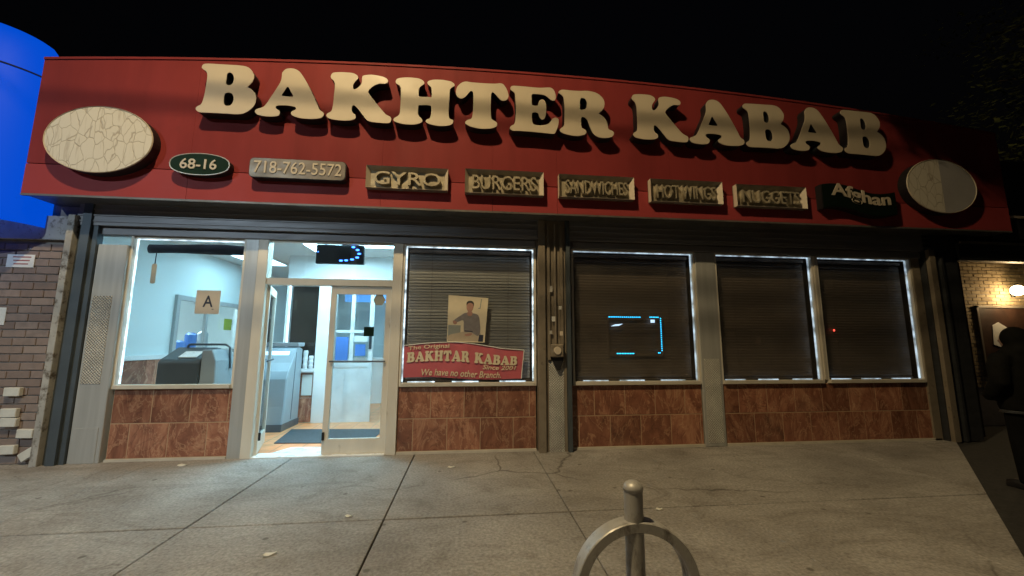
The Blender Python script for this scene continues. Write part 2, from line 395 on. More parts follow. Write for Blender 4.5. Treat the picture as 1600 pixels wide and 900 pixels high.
tag(ob('shadow_sheet', B(3.2,14,-6.5,.9,-.044,-.02), 'asphalt'), kind='structure')  # dark sheet in place of the shadow lying across the sidewalk

# ================================================================== SHOP BUILDING
shop = empty('shop_building', (1.5,0,0), 'long single storey shop with steel pillars, aluminium windows and red marble tile bulkheads', 'shop')
ZT, ZB = 2.872, .93
ob('upper_wall', B(-5.1,8.6,.06,.3,3.28,4.9), 'dark_steel', shop)
ob('roof', B(-5.1,9.0,.06,6,4.9,5.0), 'asphalt', shop)
# roller shutter housings above the glass, each with ribs
for x0, x1 in ((-5.08,1.02),(1.46,7.5)):
    h = ob('shutter_housing', B(x0,x1,-.10,.06,2.985,3.268), 'shutter', shop)
    for k in range(3): ob('rib', B(x0,x1,-.112,-.098,3.03+.08*k,3.045+.08*k), 'shutter', h)
    ob('shutter_slat', B(x0+.06,x1-.06,-.04,-.015,2.875,2.975), 'shutter', shop, bev=.008)
    ob('header', B(x0,x1,-.012,.06,2.872,2.984), 'shutter', shop)

# windows: frame, pane, edge of LED tape
def window(x0, x1, sides, led='led', fr='tan_alu', z0=ZB, z1=ZT):
    w = ob('window', MB().box(x0-.03,x0,-.02,.07,z0-.05,z1), fr, shop)
    ob('frame', B(x1,x1+.03,-.02,.07,z0-.05,z1), fr, w); ob('sill', B(x0,x1,-.05,.08,z0-.05,z0), 'sill_alu', w, bev=.004)
    ob('head_frame', B(x0,x1,.0,.06,z1-.02,z1), fr, w)
    ob('pane', B(x0,x1,.02,.024,z0,z1-.02), 'glass' if x0 < -1 else 'glass_dusty', w)
    if 'L' in sides: ob('light_strip', B(x0+.004,x0+.018,.034,.05,z0+.01,z1-.03), led, w)
    if 'R' in sides: ob('light_strip', B(x1-.018,x1-.004,.034,.05,z0+.01,z1-.03), led, w)
    if 'T' in sides: ob('light_strip', B(x0+.01,x1-.01,.034,.05,z1-.034,z1-.022), led, w)
    if 'B' in sides:
        for k in range(3):
            a = x0+.04+(x1-x0)*(k/3)+random.uniform(0,.1); ob('light_strip', B(a,a+(x1-x0)*.2,.034,.05,z0+.003,z0+.014), led, w)
    return w
WIN = [(-4.445,-3.065,'LT'),(-.905,.94,'LRTB'),(1.533,3.419,'RTB'),(3.80,5.42,'RTB'),(5.53,7.184,'RTB')]
for x0, x1, s in WIN: window(x0, x1, s, 'led' if x0 < 1 else 'led_dim')
# transom and door frame
tr = ob('transom_window', B(-2.75,-1.06,.02,.024,2.345,2.85), 'glass', shop)
ob('frame', B(-2.74,-1.07,-.02,.08,2.255,2.345), 'tan_alu', tr)
ob('frame', B(-2.74,-1.07,-.0,.06,2.85,2.872), 'tan_alu', tr)
ob('door_post', B(-2.87,-2.74,-.04,.10,-.002,2.872), 'tan_alu', shop, bev=.004)
ob('door_post', B(-1.07,-.935,-.04,.10,-.002,2.872), 'tan_alu', shop, bev=.004)
ob('mullion', B(-3.034,-2.872,-.03,.06,-.002,2.872), 'steel', shop, bev=.004)
ob('threshold', B(-2.738,-1.072,-.06,.16,-.004,.018), 'white_gloss', shop, bev=.004)

def door_leaf(hx, w, ang, label, signx):
    d = ob('door', MB().box(0,.075,-.022,.022,.02,2.25).box(w-.075,w,-.022,.022,.02,2.25).box(.075,w-.075,-.022,.022,2.14,2.25).box(.075,w-.075,-.022,.022,.02,.21), 'tan_alu', shop, (hx,.03,0), rot=(0,0,ang))
    d['label'] = label
    for nm, mb, mt in (('pane', B(.075,w-.075,-.003,.003,.21,2.14), 'glass'), ('push_bar', MB().tube([(.04,-.05,1.22),(w-.04,-.05,1.22)], .012), 'dark_steel'),
                       ('kick_stop', B(.005,.03,-.05,-.024,.20,.30), 'black')):
        c = bpy.data.objects.new(nm, mb.mesh(nm)); c.data.materials.append(MATS[mt]); COL.objects.link(c); c.parent = d; WLOC[c.name] = Vector((0,0,0))
    return d
door_leaf(-1.895, .815, 0, 'closed right leaf of the glass door', 1)
dl = door_leaf(-2.725, .815, R(109), 'left leaf of the glass door swung inward', 1)

# bulkheads of marble tile below the windows
TW, TH = .455, .418
def bulkhead(x0, x1, off):
    b = ob('bulkhead', B(x0,x1,-.0005,.10,-.002,.878), 'grout', shop)
    ob('base_strip', B(x0,x1,-.03,.0,-.004,.03), 'sill_alu', b)
    for r in range(2):
        z = .034+r*(TH+.005); x = x0 - (off + (TW/2 if r == 0 else 0)) % TW
        while x < x1:
            a, c = max(x, x0), min(x+TW, x1)
            if c-a > .03: ob('tile', B(a+.005,c-.005,-.004,.004,z+.003,z+TH-.005), 'marble', b, bev=.002)
            x += TW
bulkhead(-4.445,-3.04,0); bulkhead(-.93,.965,.02); bulkhead(1.455,3.44,.10); bulkhead(3.79,7.34,.22)

# pillars
pl = ob('pillar', B(-4.83,-4.475,-.06,.05,-.002,2.74), 'steel', shop, bev=.006)
ob('embossed_plate', B(-4.80,-4.58,-.066,-.059,.95,2.06), 'plate', pl)
ob('cover_plate', B(-4.79,-4.52,-.066,-.059,.0,.42), 'steel', pl, bev=.003)
ob('shutter_guide', MB().box(-5.06,-4.835,-.09,.0,-.002,3.27).box(-5.0,-4.9,-.13,-.09,-.002,3.27), 'guide_blue', shop)
ob('edge_angle', B(-5.145,-5.065,-.16,-.0,-.002,3.1), 'rust_white', shop, bev=.004)
pm = ob('pillar', B(1.09,1.39,-.10,.04,-.004,3.26), 'conduit', shop)
ob('embossed_plate', B(1.135,1.345,-.108,-.099,.0,1.22), 'plate', pm)
ob('shutter_guide', B(.985,1.085,-.15,.04,-.003,3.26), 'conduit', shop, bev=.004)
ob('shutter_guide', MB().box(1.395,1.45,-.15,.04,-.003,3.26), 'guide_blue', shop)
for x in (1.135,1.325): ob('angle_bar', B(x-.02,x+.02,-.135,-.109,1.24,3.2), 'conduit', pm)
for x, z, w, h, mt in ((1.20,1.78,.05,.07,'paper'),(1.30,1.95,.04,.05,'paper'),(1.17,2.2,.04,.09,'rust_white'),(1.31,1.58,.045,.06,'card_tan'),(1.16,1.6,.04,.05,'rust_white')):
    ob('sticker', B(x-w/2,x+w/2,-.138,-.1355,z,z+h), mt, pm, rot=(0,0,0))
p2 = ob('pillar', B(3.45,3.775,-.03,.05,-.003,2.872), 'steel', shop, bev=.008)
ob('embossed_plate', B(3.49,3.735,-.036,-.029,.05,1.25), 'plate', p2)
ob('mullion', B(5.452,5.498,-.03,.06,.93,2.872), 'sill_alu', shop, bev=.004)
ob('side_frame', B(7.216,7.36,-.03,.06,-.002,2.872), 'conduit', shop, bev=.004)
pr = ob('pillar', B(7.38,7.98,-.10,.10,-.003,3.26), 'dark_steel', shop)
ob('shutter_guide', B(7.40,7.50,-.16,-.101,-.003,3.0), 'conduit', pr)
ob('shutter_guide', B(7.62,7.66,-.15,-.101,-.003,3.0), 'dark_steel', pr)

# ---------------------------------------------------------------- interior
fl = ob('interior_floor', B(-5.0,8.3,.17,6,-.14,.004), 'floor_tile', shop)
ob('ceiling', B(-7.2,8.3,.07,6,3.14,3.2), 'ceiling_tile', shop)
ob('interior_wall', B(-7.2,8.3,6,6.1,-.1,3.14), 'wall_paint', shop)
# left wall with serving hatch, and the kitchen behind it
lw = ob('interior_wall', MB().box(-5.1,-5.0,.07,1.72,0,3.14).box(-5.1,-5.0,3.62,6,0,3.14).box(-5.1,-5.0,1.72,3.62,0,1.32).box(-5.1,-5.0,1.72,3.62,2.22,3.14), 'wall_paint', shop)
ob('chair_rail', B(-5.0,-4.955,.15,6,1.20,1.27), 'white_paint', lw)
for k in range(10): ob('tile', B(-4.998,-4.982,.2+.5*k,.695+.5*k,.78,1.195), 'marble_in', lw)
for k in range(10): ob('tile', B(-4.998,-4.982,.2+.5*k,.695+.5*k,.35,.775), 'marble_in', lw)
hw = ob('hatch_window', MB().box(-5.03,-4.95,1.66,1.74,1.27,2.28).box(-5.03,-4.95,3.60,3.68,1.27,2.28).box(-5.03,-4.95,1.74,3.60,2.2,2.28).box(-5.03,-4.95,1.74,3.60,1.27,1.34), 'steel', shop)
ob('glazing_bar', B(-5.02,-4.97,2.48,2.54,1.34,2.2), 'steel', hw)
ob('pane', B(-5.0,-4.996,1.74,3.6,1.34,2.2), 'glass', hw)
ob('kitchen_wall', MB().box(-7.2,-7.1,.9,6,0,3.14).box(-7.1,-5.1,.9,1.0,0,3.14), 'white_paint', shop)
ob('kitchen_floor', B(-7.2,-5.1,.9,6,-.1,0), 'white_paint', shop)
# partition across the lobby
pt = ob('partition', MB().box(-3.42,-2.86,2.28,2.34,0,.93).box(-3.42,-.95,2.28,2.34,2.56,3.14).box(-3.46,-3.42,2.28,2.34,0,3.14), 'white_paint', shop)
ob('tile', B(-3.40,-2.865,2.262,2.279,.02,.45), 'marble_in', pt); ob('tile', B(-3.40,-2.865,2.262,2.279,.455,.90), 'marble_in', pt)
ob('ledge', B(-3.42,-2.86,2.20,2.30,.93,.985), 'white_paint', pt)
ob('post', B(-2.86,-2.62,2.24,2.36,0,2.56), 'white_paint', pt, bev=.006)
ob('pane', B(-3.42,-2.86,2.31,2.315,.985,2.56), 'glass', pt); ob('screen', B(-3.40,-2.88,2.42,2.44,.985,2.56), 'wood_dark', pt)
ob('light_strip', B(-3.415,-3.385,2.28,2.30,1.0,2.55), 'led', pt)
# inner door, half glazed
idr = ob('inner_door', MB().box(-2.60,-2.52,2.27,2.32,0,2.52).box(-1.90,-1.82,2.27,2.32,0,2.52).box(-2.52,-1.90,2.27,2.32,2.42,2.52).box(-2.52,-1.90,2.27,2.32,0,.98).box(-2.52,-1.90,2.27,2.32,1.03,1.09).box(-2.25,-2.18,2.272,2.318,1.09,2.42), 'white_gloss', shop)
ob('pane', B(-2.52,-1.90,2.29,2.296,1.09,2.42), 'glass', idr)
ob('lock', B(-1.89,-1.84,2.25,2.27,1.35,1.6), 'dark_steel', idr)
ob('rail', B(-2.52,-1.90,2.262,2.272,1.66,1.71), 'white_gloss', idr)
# dark dining room behind the blinds
ob('interior_wall', B(-.93,-.89,.08,6,0,3.14), 'wall_paint', shop)
ob('interior_wall', B(-.89,8.3,1.6,1.65,0,3.14), 'wood_dark', shop)
ob('interior_wall', B(8.25,8.3,.1,6,0,3.14), 'wood_dark', shop)
# back of the shop seen through the inner door
bk = ob('service_counter', MB().box(-4.2,-1.2,4.6,5.2,0,1.05).box(-4.25,-1.15,4.55,5.25,1.05,1.1), 'white_paint', shop)
tag(ob('menu_board', MB().box(-3.2,-.98,5.0,5.05,2.52,2.78), 'menu_glow'), 'blue backlit menu board above the counter at the back', 'menu board')

def ceil_light(x, y, sx, sy, label, dm='panel_light'):
    t = empty('ceiling_light', (x,y,3.13), label, 'ceiling light', 'flat ceiling panels inside the shop')
    ob('frame', MB().box(x-sx-.03,x+sx+.03,y-sy-.03,y-sy,3.10,3.139).box(x-sx-.03,x+sx+.03,y+sy,y+sy+.03,3.10,3.139).box(x-sx-.03,x-sx,y-sy,y+sy,3.10,3.139).box(x+sx,x+sx+.03,y-sy,y+sy,3.10,3.139), 'white_paint', t)
    ob('diffuser', B(x-sx,x+sx,y-sy,y+sy,3.115,3.135), dm, t)
ceil_light(-2.45,1.15,.32,.62,'bright flat ceiling panel over the entrance lobby', 'lobby_light')
ceil_light(-1.55,.78,.32,.5,'second flat panel added to brighten the entrance lobby, nearer the closed leaf', 'lobby_light')  # extra panel, added only to raise the lobby light
ceil_light(-4.2,2.6,.3,.6,'flat ceiling panel beyond the left window')
ceil_light(-6.1,2.9,.3,.6,'flat ceiling panel in the kitchen behind the hatch', 'kitchen_light')
ceil_light(-2.0,3.9,.3,.6,'flat ceiling panel in the room behind the inner door')

# ================================================================== FASCIA SIGN
SX0, SX1, SY, SZ0, SZM = -5.46, 8.62, -.42, 3.272, 3.66
def ztop(x): return 5.375 - .0076*(x-.9)**2
sign = empty('fascia_sign', (1.5,SY,SZ0), 'long red fascia sign with big cream raised letters above the shop', 'sign')
def top_strip(x0, x1, y0, y1, zlo, inset=0, n=10):
    xs = [x0+(x1-x0)*i/n for i in range(n+1)]
    return MB().prism([(x0,zlo)]+[(x1,zlo)]+[(x, ztop(x)-inset) for x in reversed(xs)], y0, y1)
ob('box', top_strip(SX0+.01,SX1-.01,SY+.03,.055,SZ0+.012,.02,24), 'dark_steel', sign)
seams = [SX0,-3.6,-1.2,.30,1.21,2.9,4.34,6.1,7.45,SX1]
for a, b in zip(seams[:-1], seams[1:]):
    ob('panel', top_strip(a+.0008,b-.0008,SY,SY+.025,SZM+.004), 'red', sign)
    ob('lower_panel', B(a+.002,b-.002,SY-.004,SY+.025,SZ0,SZM-.008), 'red_low', sign)
n = 28; xs = [SX0+(SX1-SX0)*i/n for i in range(n+1)]
ob('top_trim', MB().loft([[(x,SY-.012,ztop(x)-.012),(x,SY+.06,ztop(x)-.012),(x,SY+.06,ztop(x)+.02),(x,SY-.012,ztop(x)+.02)] for x in xs]), 'red', sign)
for i, (a, b) in enumerate(zip(seams[:-1], seams[1:])):
    ob('soffit_panel', B(a+.002,b-.002,SY+.03,.05,SZ0-.006,SZ0+.01), 'soffit', sign)
ob('soffit_edge', B(SX0,SX1,SY-.006,SY+.028,SZ0-.026,SZ0-.001), 'soffit', sign)

# raised letters, outlines drawn per letter in a 900-unit box read off the facade
GL = {
'B': ((300,90),[[(150,75),(250,75),(420,85),(600,98),(680,130),(725,195),(728,240),(705,290),(655,340),(655,348),(705,380),(745,430),(752,490),(735,550),(690,605),(620,648),(540,663),(420,658),(250,648),(100,642),(55,620),(45,598),(60,575),(105,550),(130,500),(155,400),(172,300),(182,210),(170,165),(125,130),(118,105)],
      [(415,195),(440,175),(475,190),(493,235),(485,290),(460,320),(425,325),(400,305),(405,250)],[(385,430),(420,410),(465,420),(488,460),(482,520),(450,560),(405,565),(375,540),(375,480)]]),
'A': ((390,90),[[(400,160),(430,135),(485,127),(540,138),(590,170),(630,225),(680,310),(740,430),(790,540),(820,610),(865,645),(868,675),(840,705),(760,718),(640,715),(550,698),(500,675),(485,650),(500,630),(540,610),(540,585),(500,570),(420,560),(340,560),(308,575),(315,600),(350,625),(355,655),(335,680),(260,692),(160,685),(90,665),(65,630),(85,605),(160,580),(200,540),(260,450),(320,360),(365,285),(378,230),(382,185)],
      [(440,347),(458,350),(485,400),(510,450),(490,460),(390,450),(380,438),(410,390)]]),
'K': ((500,100),[[(130,135),(155,105),(220,98),(300,100),(390,110),(440,140),(445,170),(410,210),(390,245),(390,285),(410,298),(450,275),(490,225),(495,160),(520,135),(600,128),(690,140),(760,160),(795,190),(780,228),(690,232),(620,265),(575,305),(570,340),(620,410),(700,510),(770,590),(830,625),(832,670),(800,693),(700,690),(570,670),(510,610),(450,530),(405,487),(380,495),(372,540),(385,575),(415,600),(415,635),(370,658),(280,663),(180,655),(100,635),(75,605),(90,580),(135,550),(155,470),(165,370),(175,280),(172,220),(155,190),(130,165)]]),
'H': ((605,100),[[(100,205),(120,175),(200,160),(300,162),(380,175),(428,205),(430,235),(390,265),(370,300),(368,360),(380,382),(450,388),(515,391),(522,380),(522,330),(515,275),(475,235),(480,205),(540,187),(640,188),(740,205),(785,235),(785,260),(745,285),(732,320),(728,420),(720,520),(722,615),(740,645),(772,660),(765,700),(710,722),(600,725),(500,705),(455,680),(460,655),(500,635),(515,580),(515,505),(490,485),(380,483),(365,500),(360,580),(375,615),(408,650),(400,685),(340,705),(250,710),(150,695),(85,670),(78,640),(110,620),(145,585),(155,500),(160,400),(160,290),(145,255),(110,230)]]),
'T': ((700,105),[[(205,170),(270,178),(380,187),(480,193),(560,195),(610,190),(650,205),(690,265),(708,330),(695,375),(650,397),(610,380),(570,335),(535,300),(510,305),(503,360),(500,480),(503,570),(515,610),(565,645),(575,675),(550,705),(480,720),(380,720),(280,700),(215,670),(203,645),(225,622),(270,605),(288,560),(295,450),(298,340),(290,290),(265,280),(240,305),(200,350),(150,367),(110,345),(92,300),(105,240),(150,190)]]),
'E': ((780,115),[[(130,175),(150,147),(220,147),(350,158),(480,168),(590,165),(635,190),(658,240),(662,290),(640,318),(605,310),(565,275),(520,250),(440,240),(385,245),(380,300),(382,360),(400,375),(450,375),(468,325),(500,303),(535,325),(550,390),(545,480),(530,525),(500,540),(475,515),(455,465),(415,455),(385,465),(383,530),(395,585),(440,605),(520,605),(580,585),(620,535),(655,517),(690,530),(697,570),(680,640),(655,695),(630,707),(560,700),(420,685),(280,675),(160,668),(125,640),(140,615),(180,585),(193,500),(195,400),(190,300),(180,230),(145,200)]]),
'R': ((860,115),[[(95,225),(110,200),(150,190),(250,200),(350,205),(440,205),(530,225),(600,275),(632,335),(625,400),(590,445),(562,468),(570,474),(610,500),(650,545),(668,600),(680,650),(735,680),(740,715),(710,745),(620,755),(550,740),(500,700),(465,630),(435,550),(400,515),(370,510),(358,535),(360,590),(370,635),(412,665),(415,700),(380,722),(300,730),(200,715),(130,690),(112,660),(130,635),(160,605),(165,500),(165,390),(155,290),(135,255)],
      [(350,300),(375,285),(410,300),(428,345),(420,400),(395,420),(350,420),(345,360)]]),
}
LY = SY-.145                                           # front of the letters
def outline(ch):
    (ox, oy), loops = GL[ch]
    return [[(lambda p: (p.x, p.z))(un(ox+x/7.5, oy+y/7.5, LY)) for x, y in smooth_loop(lp, 4)] for lp in loops]
def pw(ch, p): p = un(GL[ch][0][0]+p[0]/7.5, GL[ch][0][1]+p[1]/7.5, LY); return (p.x, p.z)
ANCH = {'K': [(130,135),(75,605),(832,670)], 'A': [(485,127),(65,630),(868,675)], 'B': [(118,105),(45,598),(752,490)]}
def affine(ch, dst):
    (x0,z0),(x1,z1),(x2,z2) = [pw(ch, p) for p in ANCH[ch]]; (u0,v0),(u1,v1),(u2,v2) = dst
    M = Matrix(((x1-x0, x2-x0),(z1-z0, z2-z0))); T = Matrix(((u1-u0,u2-u0),(v1-v0,v2-v0))) @ M.inverted()
    return lambda p: (u0+T[0][0]*(p[0]-x0)+T[0][1]*(p[1]-z0), v0+T[1][0]*(p[0]-x0)+T[1][1]*(p[1]-z0))
def raised(loops):
    l = ob('letter', shape_mesh(loops, .135), 'black', sign, (0,LY+.006,0))
    ob('letter_face', shape_mesh(loops, .010), 'cream', l, (0,LY-.004,0))
OUT = {c: outline(c) for c in GL}
for ch in 'BAKHTER': raised(OUT[ch])
for ch, (ox, oy), pts in (('K',(975,130),[(92,165),(108,605),(752,670)]), ('A',(1070,130),[(320,195),(58,660),(697,695)]), ('B',(1070,130),[(678,270),(722,710),(1225,610)]),
                          ('A',(1220,145),[(345,172),(115,625),(725,665)]), ('B',(1220,145),[(697,230),(750,670),(1228,590)])):
    dst = [(lambda p: (p.x,p.z))(un(ox+x/7.5, oy+y/7.5, LY)) for x, y in pts]; fn = affine(ch, dst)
    raised([[fn(p) for p in lp] for lp in OUT[ch]])

# ---- small plaques fixed to the sign
def text_at(parent, body, x, z, y, w, h, mat, ext=.008, off=.0, shear=0, name='lettering', rot=0, spacing=1.0):
    return ob(name, text_mesh(body, 1, ext, off, (w,h), shear, spacing), mat, parent, (x,y,z), rot=(0,rot,0) if rot else None)
def oval(cx, cz, a, b, label, halves):
    t = empty('oval_sign', (cx,SY,cz), label, 'sign', 'large oval signs at the ends of the fascia')
    ob('box', MB().prism(ellipse(cx,cz,a,b), SY-.13, SY-.006), 'black', t)
    if halves:
        el = ellipse(cx,cz,a*.985,b*.985,64); k = cx-.02
        ob('face', MB().prism([p for p in el[16:49]], SY-.142, SY-.131), 'cracked', t)
        ob('shaded_face', MB().prism([p for p in el[48:]+el[:17]], SY-.142, SY-.131), 'shaded_grey', t)  # shadowed half, its shade painted as grey
    else: ob('face', MB().prism(ellipse(cx,cz,a*.985,b*.985,64), SY-.142, SY-.131), 'cracked', t)
    ob('rim', MB().loft([[(cx+(a-.0)*s*math.cos(q), SY-.15+d, cz+(b-.0)*s*math.sin(q)) for q in [2*math.pi*i/48 for i in range(48)]] for s, d in ((1.0,.02),(1.012,.01),(1.0,0),(.985,.012))]), 'cream', t)
oval(-4.57,3.95,.607,.432,'large cream oval sign with cracked peeling face at the left end',False)
oval(7.26,3.905,.61,.433,'large oval sign, half cream and half in painted grey shade, at the right end',True)
t = empty('number_plaque', (-3.41,SY,3.70), 'small dark green pointed oval plaque with the street number', 'plaque')
lens_ = [(-3.41-.35*math.cos(math.pi*i/16), 3.70+.142*math.sin(math.pi*i/16)**.8) for i in range(17)]; lens_ += [(-3.41+.35*math.cos(math.pi*i/16), 3.70-.142*math.sin(math.pi*i/16)**.8) for i in range(1,16)]
ob('box', MB().prism(lens_, SY-.105, SY-.006), 'black', t)
ob('face', MB().prism([(-3.41+(x+3.41)*.975, 3.70+(z-3.70)*.95) for x, z in lens_], SY-.112, SY-.106), 'green_dark', t)
ob('rim', MB().tube([(x,SY-.11,z) for x, z in lens_+lens_[:1]], .007, 6, False), 'steel', t)
text_at(t, '68-16', -3.42, 3.70, SY-.118, .43, .135, 'cream', .005, .012)
t = empty('phone_plaque', (-2.22,SY,3.69), 'silvery rounded plaque with a telephone number', 'plaque')
def rrect(x0, x1, z0, z1, r, n=5):
    out = []
    for cx, cz, a in ((x1-r,z1-r,0),(x0+r,z1-r,90),(x0+r,z0+r,180),(x1-r,z0+r,270)):
        out += [(cx+r*math.cos(R(a+90*k/n)), cz+r*math.sin(R(a+90*k/n))) for k in range(n+1)]
    return out
ob('box', MB().prism(rrect(-2.82,-1.63,3.56,3.825,.055), SY-.115, SY-.006), 'black', t)
mk('plaque_phone', (.20, .165, .125), .4, .3, .5, 1.6, (1.5,1,3))
ob('face', MB().prism(rrect(-2.812,-1.638,3.567,3.818,.052), SY-.123, SY-.116), 'plaque_phone', t)
text_at(t, '718-762-5572', -2.22, 3.70, SY-.128, 1.08, .165, 'cream', .004, .006)
WORDS = [('GYRO',-1.38,-.31,3.50,3.805,'silvery tray plaque reading gyro, nearest the phone number'),('BURGERS',-.08,1.0,3.488,3.825,'silvery tray plaque reading burgers under the middle letters'),
         ('SANDWICHES',1.22,2.305,3.485,3.815,'silvery tray plaque reading sandwiches'),('HOT WINGS',2.55,3.645,3.476,3.812,'silvery tray plaque reading hot wings'),
         ('NUGGETS',3.865,4.98,3.464,3.793,'dull tray plaque beside the dark wavy plaque')]
for body, x0, x1, z0, z1, lab in WORDS:
    t = empty('word_plaque', ((x0+x1)/2,SY,z0), lab, 'plaque', 'tray shaped menu plaques')
    d = .10; ob('tray', B(x0,x1,SY-.02,SY-.006,z0,z1), 'plaque_frame', t)
    ob('face', B(x0+.05,x1-.05,SY-.034,SY-.021,z0+.035,z1-.05), 'plaque_silver', t)
    def wedge(p, q, inner0, inner1): return MB().add([(*p[:1],SY-d,p[1]),(*q[:1],SY-d,q[1]),(inner1[0],SY-.03,inner1[1]),(inner0[0],SY-.03,inner0[1]),(p[0],SY-.021,p[1]),(q[0],SY-.021,q[1])], [(0,1,2,3),(0,4,5,1),(3,2,5,4),(0,3,4),(1,5,2)])
    ob('rim', wedge((x0,z1),(x1,z1),(x0+.05,z1-.05),(x1-.05,z1-.05)), 'plaque_frame', t)
    ob('rim', wedge((x0,z0),(x1,z0),(x0+.05,z0+.035),(x1-.05,z0+.035)), 'plaque_frame', t)
    ob('rim', wedge((x0,z0),(x0,z1),(x0+.05,z0+.035),(x0+.05,z1-.05)), 'card_tan', t)
    ob('rim', wedge((x1,z0),(x1,z1),(x1-.05,z0+.035),(x1-.05,z1-.05)), 'card_tan', t)
    text_at(t, body, (x0+x1)/2, (z0+z1)/2-.005, SY-.06, (x1-x0)*.82, (z1-z0)*.6, 'plaque_silver', .028, .006)
t = empty('wavy_plaque', (5.84,SY,3.65), 'black flag shaped wavy plaque with cream lettering', 'plaque')
def wavy(u): return .055*math.sin(2*math.pi*(u*.95+.06))
up = [(5.22+1.24*i/20, 3.83-.05*i/20+wavy(i/20)) for i in range(21)]; dn = [(5.22+1.24*i/20, 3.455-.03*i/20+wavy(i/20)) for i in range(20,-1,-1)]
ob('box', MB().prism(up+dn, SY-.11, SY-.006), 'black', t)
mk('green_black', (.004, .009, .006), .7, spec=.08)
ob('face', MB().prism([(5.84+(x-5.84)*.98, 3.64+(z-3.64)*.96) for x, z in up+dn], SY-.117, SY-.111), 'green_black', t)
me = text_mesh('Afghan', 1, .006, .02, (.98,.25))
for v in me.vertices: u = (v.co.x+.49)/.98; v.co.z += wavy(.12+u*.8)*.9 - .05*u + .035
ob('lettering', me, 'cream', t, (5.86,SY-.124,3.67))

# ================================================================== THINGS ON AND BEHIND THE GLASS
def blind(x0, x1, label, bm='blind', slant=R(72)):
    t = empty('window_blind', ((x0+x1)/2,.12,ZT), label, 'blind', 'dark venetian blinds in the shop windows')
    ob('headrail', B(x0+.04,x1-.04,.09,.15,ZT-.10,ZT-.055), 'blind', t)
    w = x1-x0-.09; half = .026
    me = MB().add([(sx*w/2, math.cos(slant)*half*k, math.sin(slant)*half*k) for sx in (-1,1) for k in (-1,0,1)] , [(0,1,4,3),(1,2,5,4)]).mesh('slat')
    for v in me.vertices:
        if abs(v.co.z) < 1e-6: v.co.y -= .006
    me.materials.append(MATS[bm]); z = ZT-.13; pitch = .0425
    while z > ZB+.05:
        ob('slat', me, None, t, ((x0+x1)/2, .12, z), rot=(random.uniform(-1,1)*(.16 if bm == 'blind_grey' else .03), random.uniform(-1,1)*(.004 if bm == 'blind_grey' else .0008), 0)); z -= pitch
    ob('bottom_rail', B(x0+.045,x1-.045,.105,.135,ZB+.012,ZB+.03), 'blind', t)
    for u in (.2,.8): ob('ladder_cord', MB().tube([(x0+(x1-x0)*u,.090,ZT-.1),(x0+(x1-x0)*u,.090,ZB+.02)], .002, 5), 'blind', t)
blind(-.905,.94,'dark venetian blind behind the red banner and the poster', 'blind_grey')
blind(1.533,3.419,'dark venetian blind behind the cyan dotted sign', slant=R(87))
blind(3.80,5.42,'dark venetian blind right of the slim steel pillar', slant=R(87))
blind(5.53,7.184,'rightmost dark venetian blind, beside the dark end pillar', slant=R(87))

# photo poster (a plain seated figure)
t = empty('photo_poster', (-.02,.012,1.48), 'cream photo poster of a seated man in a grey shirt', 'poster')
q = [(-.296,1.489),(.234,1.478),(.28,2.114),(-.288,2.151)]
ob('sheet', MB().prism(q, .010, .014), 'photo_wall', t)
def pj(u, v): # poster coordinates 0..1 from lower left
    a = (q[0][0]+(q[1][0]-q[0][0])*u, q[0][1]+(q[1][1]-q[0][1])*u); b = (q[3][0]+(q[2][0]-q[3][0])*u, q[3][1]+(q[2][1]-q[3][1])*u)
    return (a[0]+(b[0]-a[0])*v, a[1]+(b[1]-a[1])*v)
def printed(nm, pts, mat, lay, sm=True):
    pts = [pj(*p) for p in pts]; pts = smooth_loop(pts, 3) if sm else pts
    ob(nm, MB().prism(pts, .010-.0006*lay, .0105-.0006*lay), mat, t)
printed('printed_seat', [(.02,.02),(.34,.02),(.34,.36),(.02,.36)], 'photo_grey', 1, False)
printed('printed_trousers', [(.05,.03),(.6,.03),(.86,.04),(.86,.22),(.62,.26),(.3,.20),(.05,.14)], 'photo_trouser', 2)
printed('printed_shirt', [(.46,.64),(.34,.58),(.18,.48),(.16,.43),(.26,.43),(.40,.47),(.42,.30),(.45,.22),(.62,.22),(.80,.14),(.86,.24),(.83,.45),(.79,.58),(.70,.63)], 'photo_shirt', 3)
printed('printed_hand', [(.14,.46),(.15,.39),(.22,.38),(.24,.43)], 'photo_skin', 4)
printed('printed_hand', [(.46,.17),(.50,.13),(.62,.15),(.64,.20)], 'photo_skin', 4)
printed('printed_neck', [(.50,.66),(.50,.60),(.56,.57),(.62,.60),(.61,.67)], 'photo_skin', 4)
printed('printed_head', [(.47,.82),(.47,.73),(.52,.66),(.58,.66),(.63,.73),(.64,.82),(.60,.88),(.51,.88)], 'photo_skin', 5)
printed('printed_hair', [(.465,.80),(.46,.86),(.51,.905),(.60,.905),(.645,.86),(.645,.79),(.62,.84),(.55,.865),(.49,.84)], 'hair', 6)
printed('printed_belt', [(.45,.255),(.66,.245),(.66,.225),(.45,.235)], 'ink', 6, False)
printed('printed_bag', [(.82,.02),(.95,.02),(.95,.17),(.84,.17)], 'ink', 3, False)
printed('printed_line', [(.76,.76),(.80,.77),(.82,.97),(.84,.97),(.82,.75),(.76,.745)], 'photo_grey', 2, False)

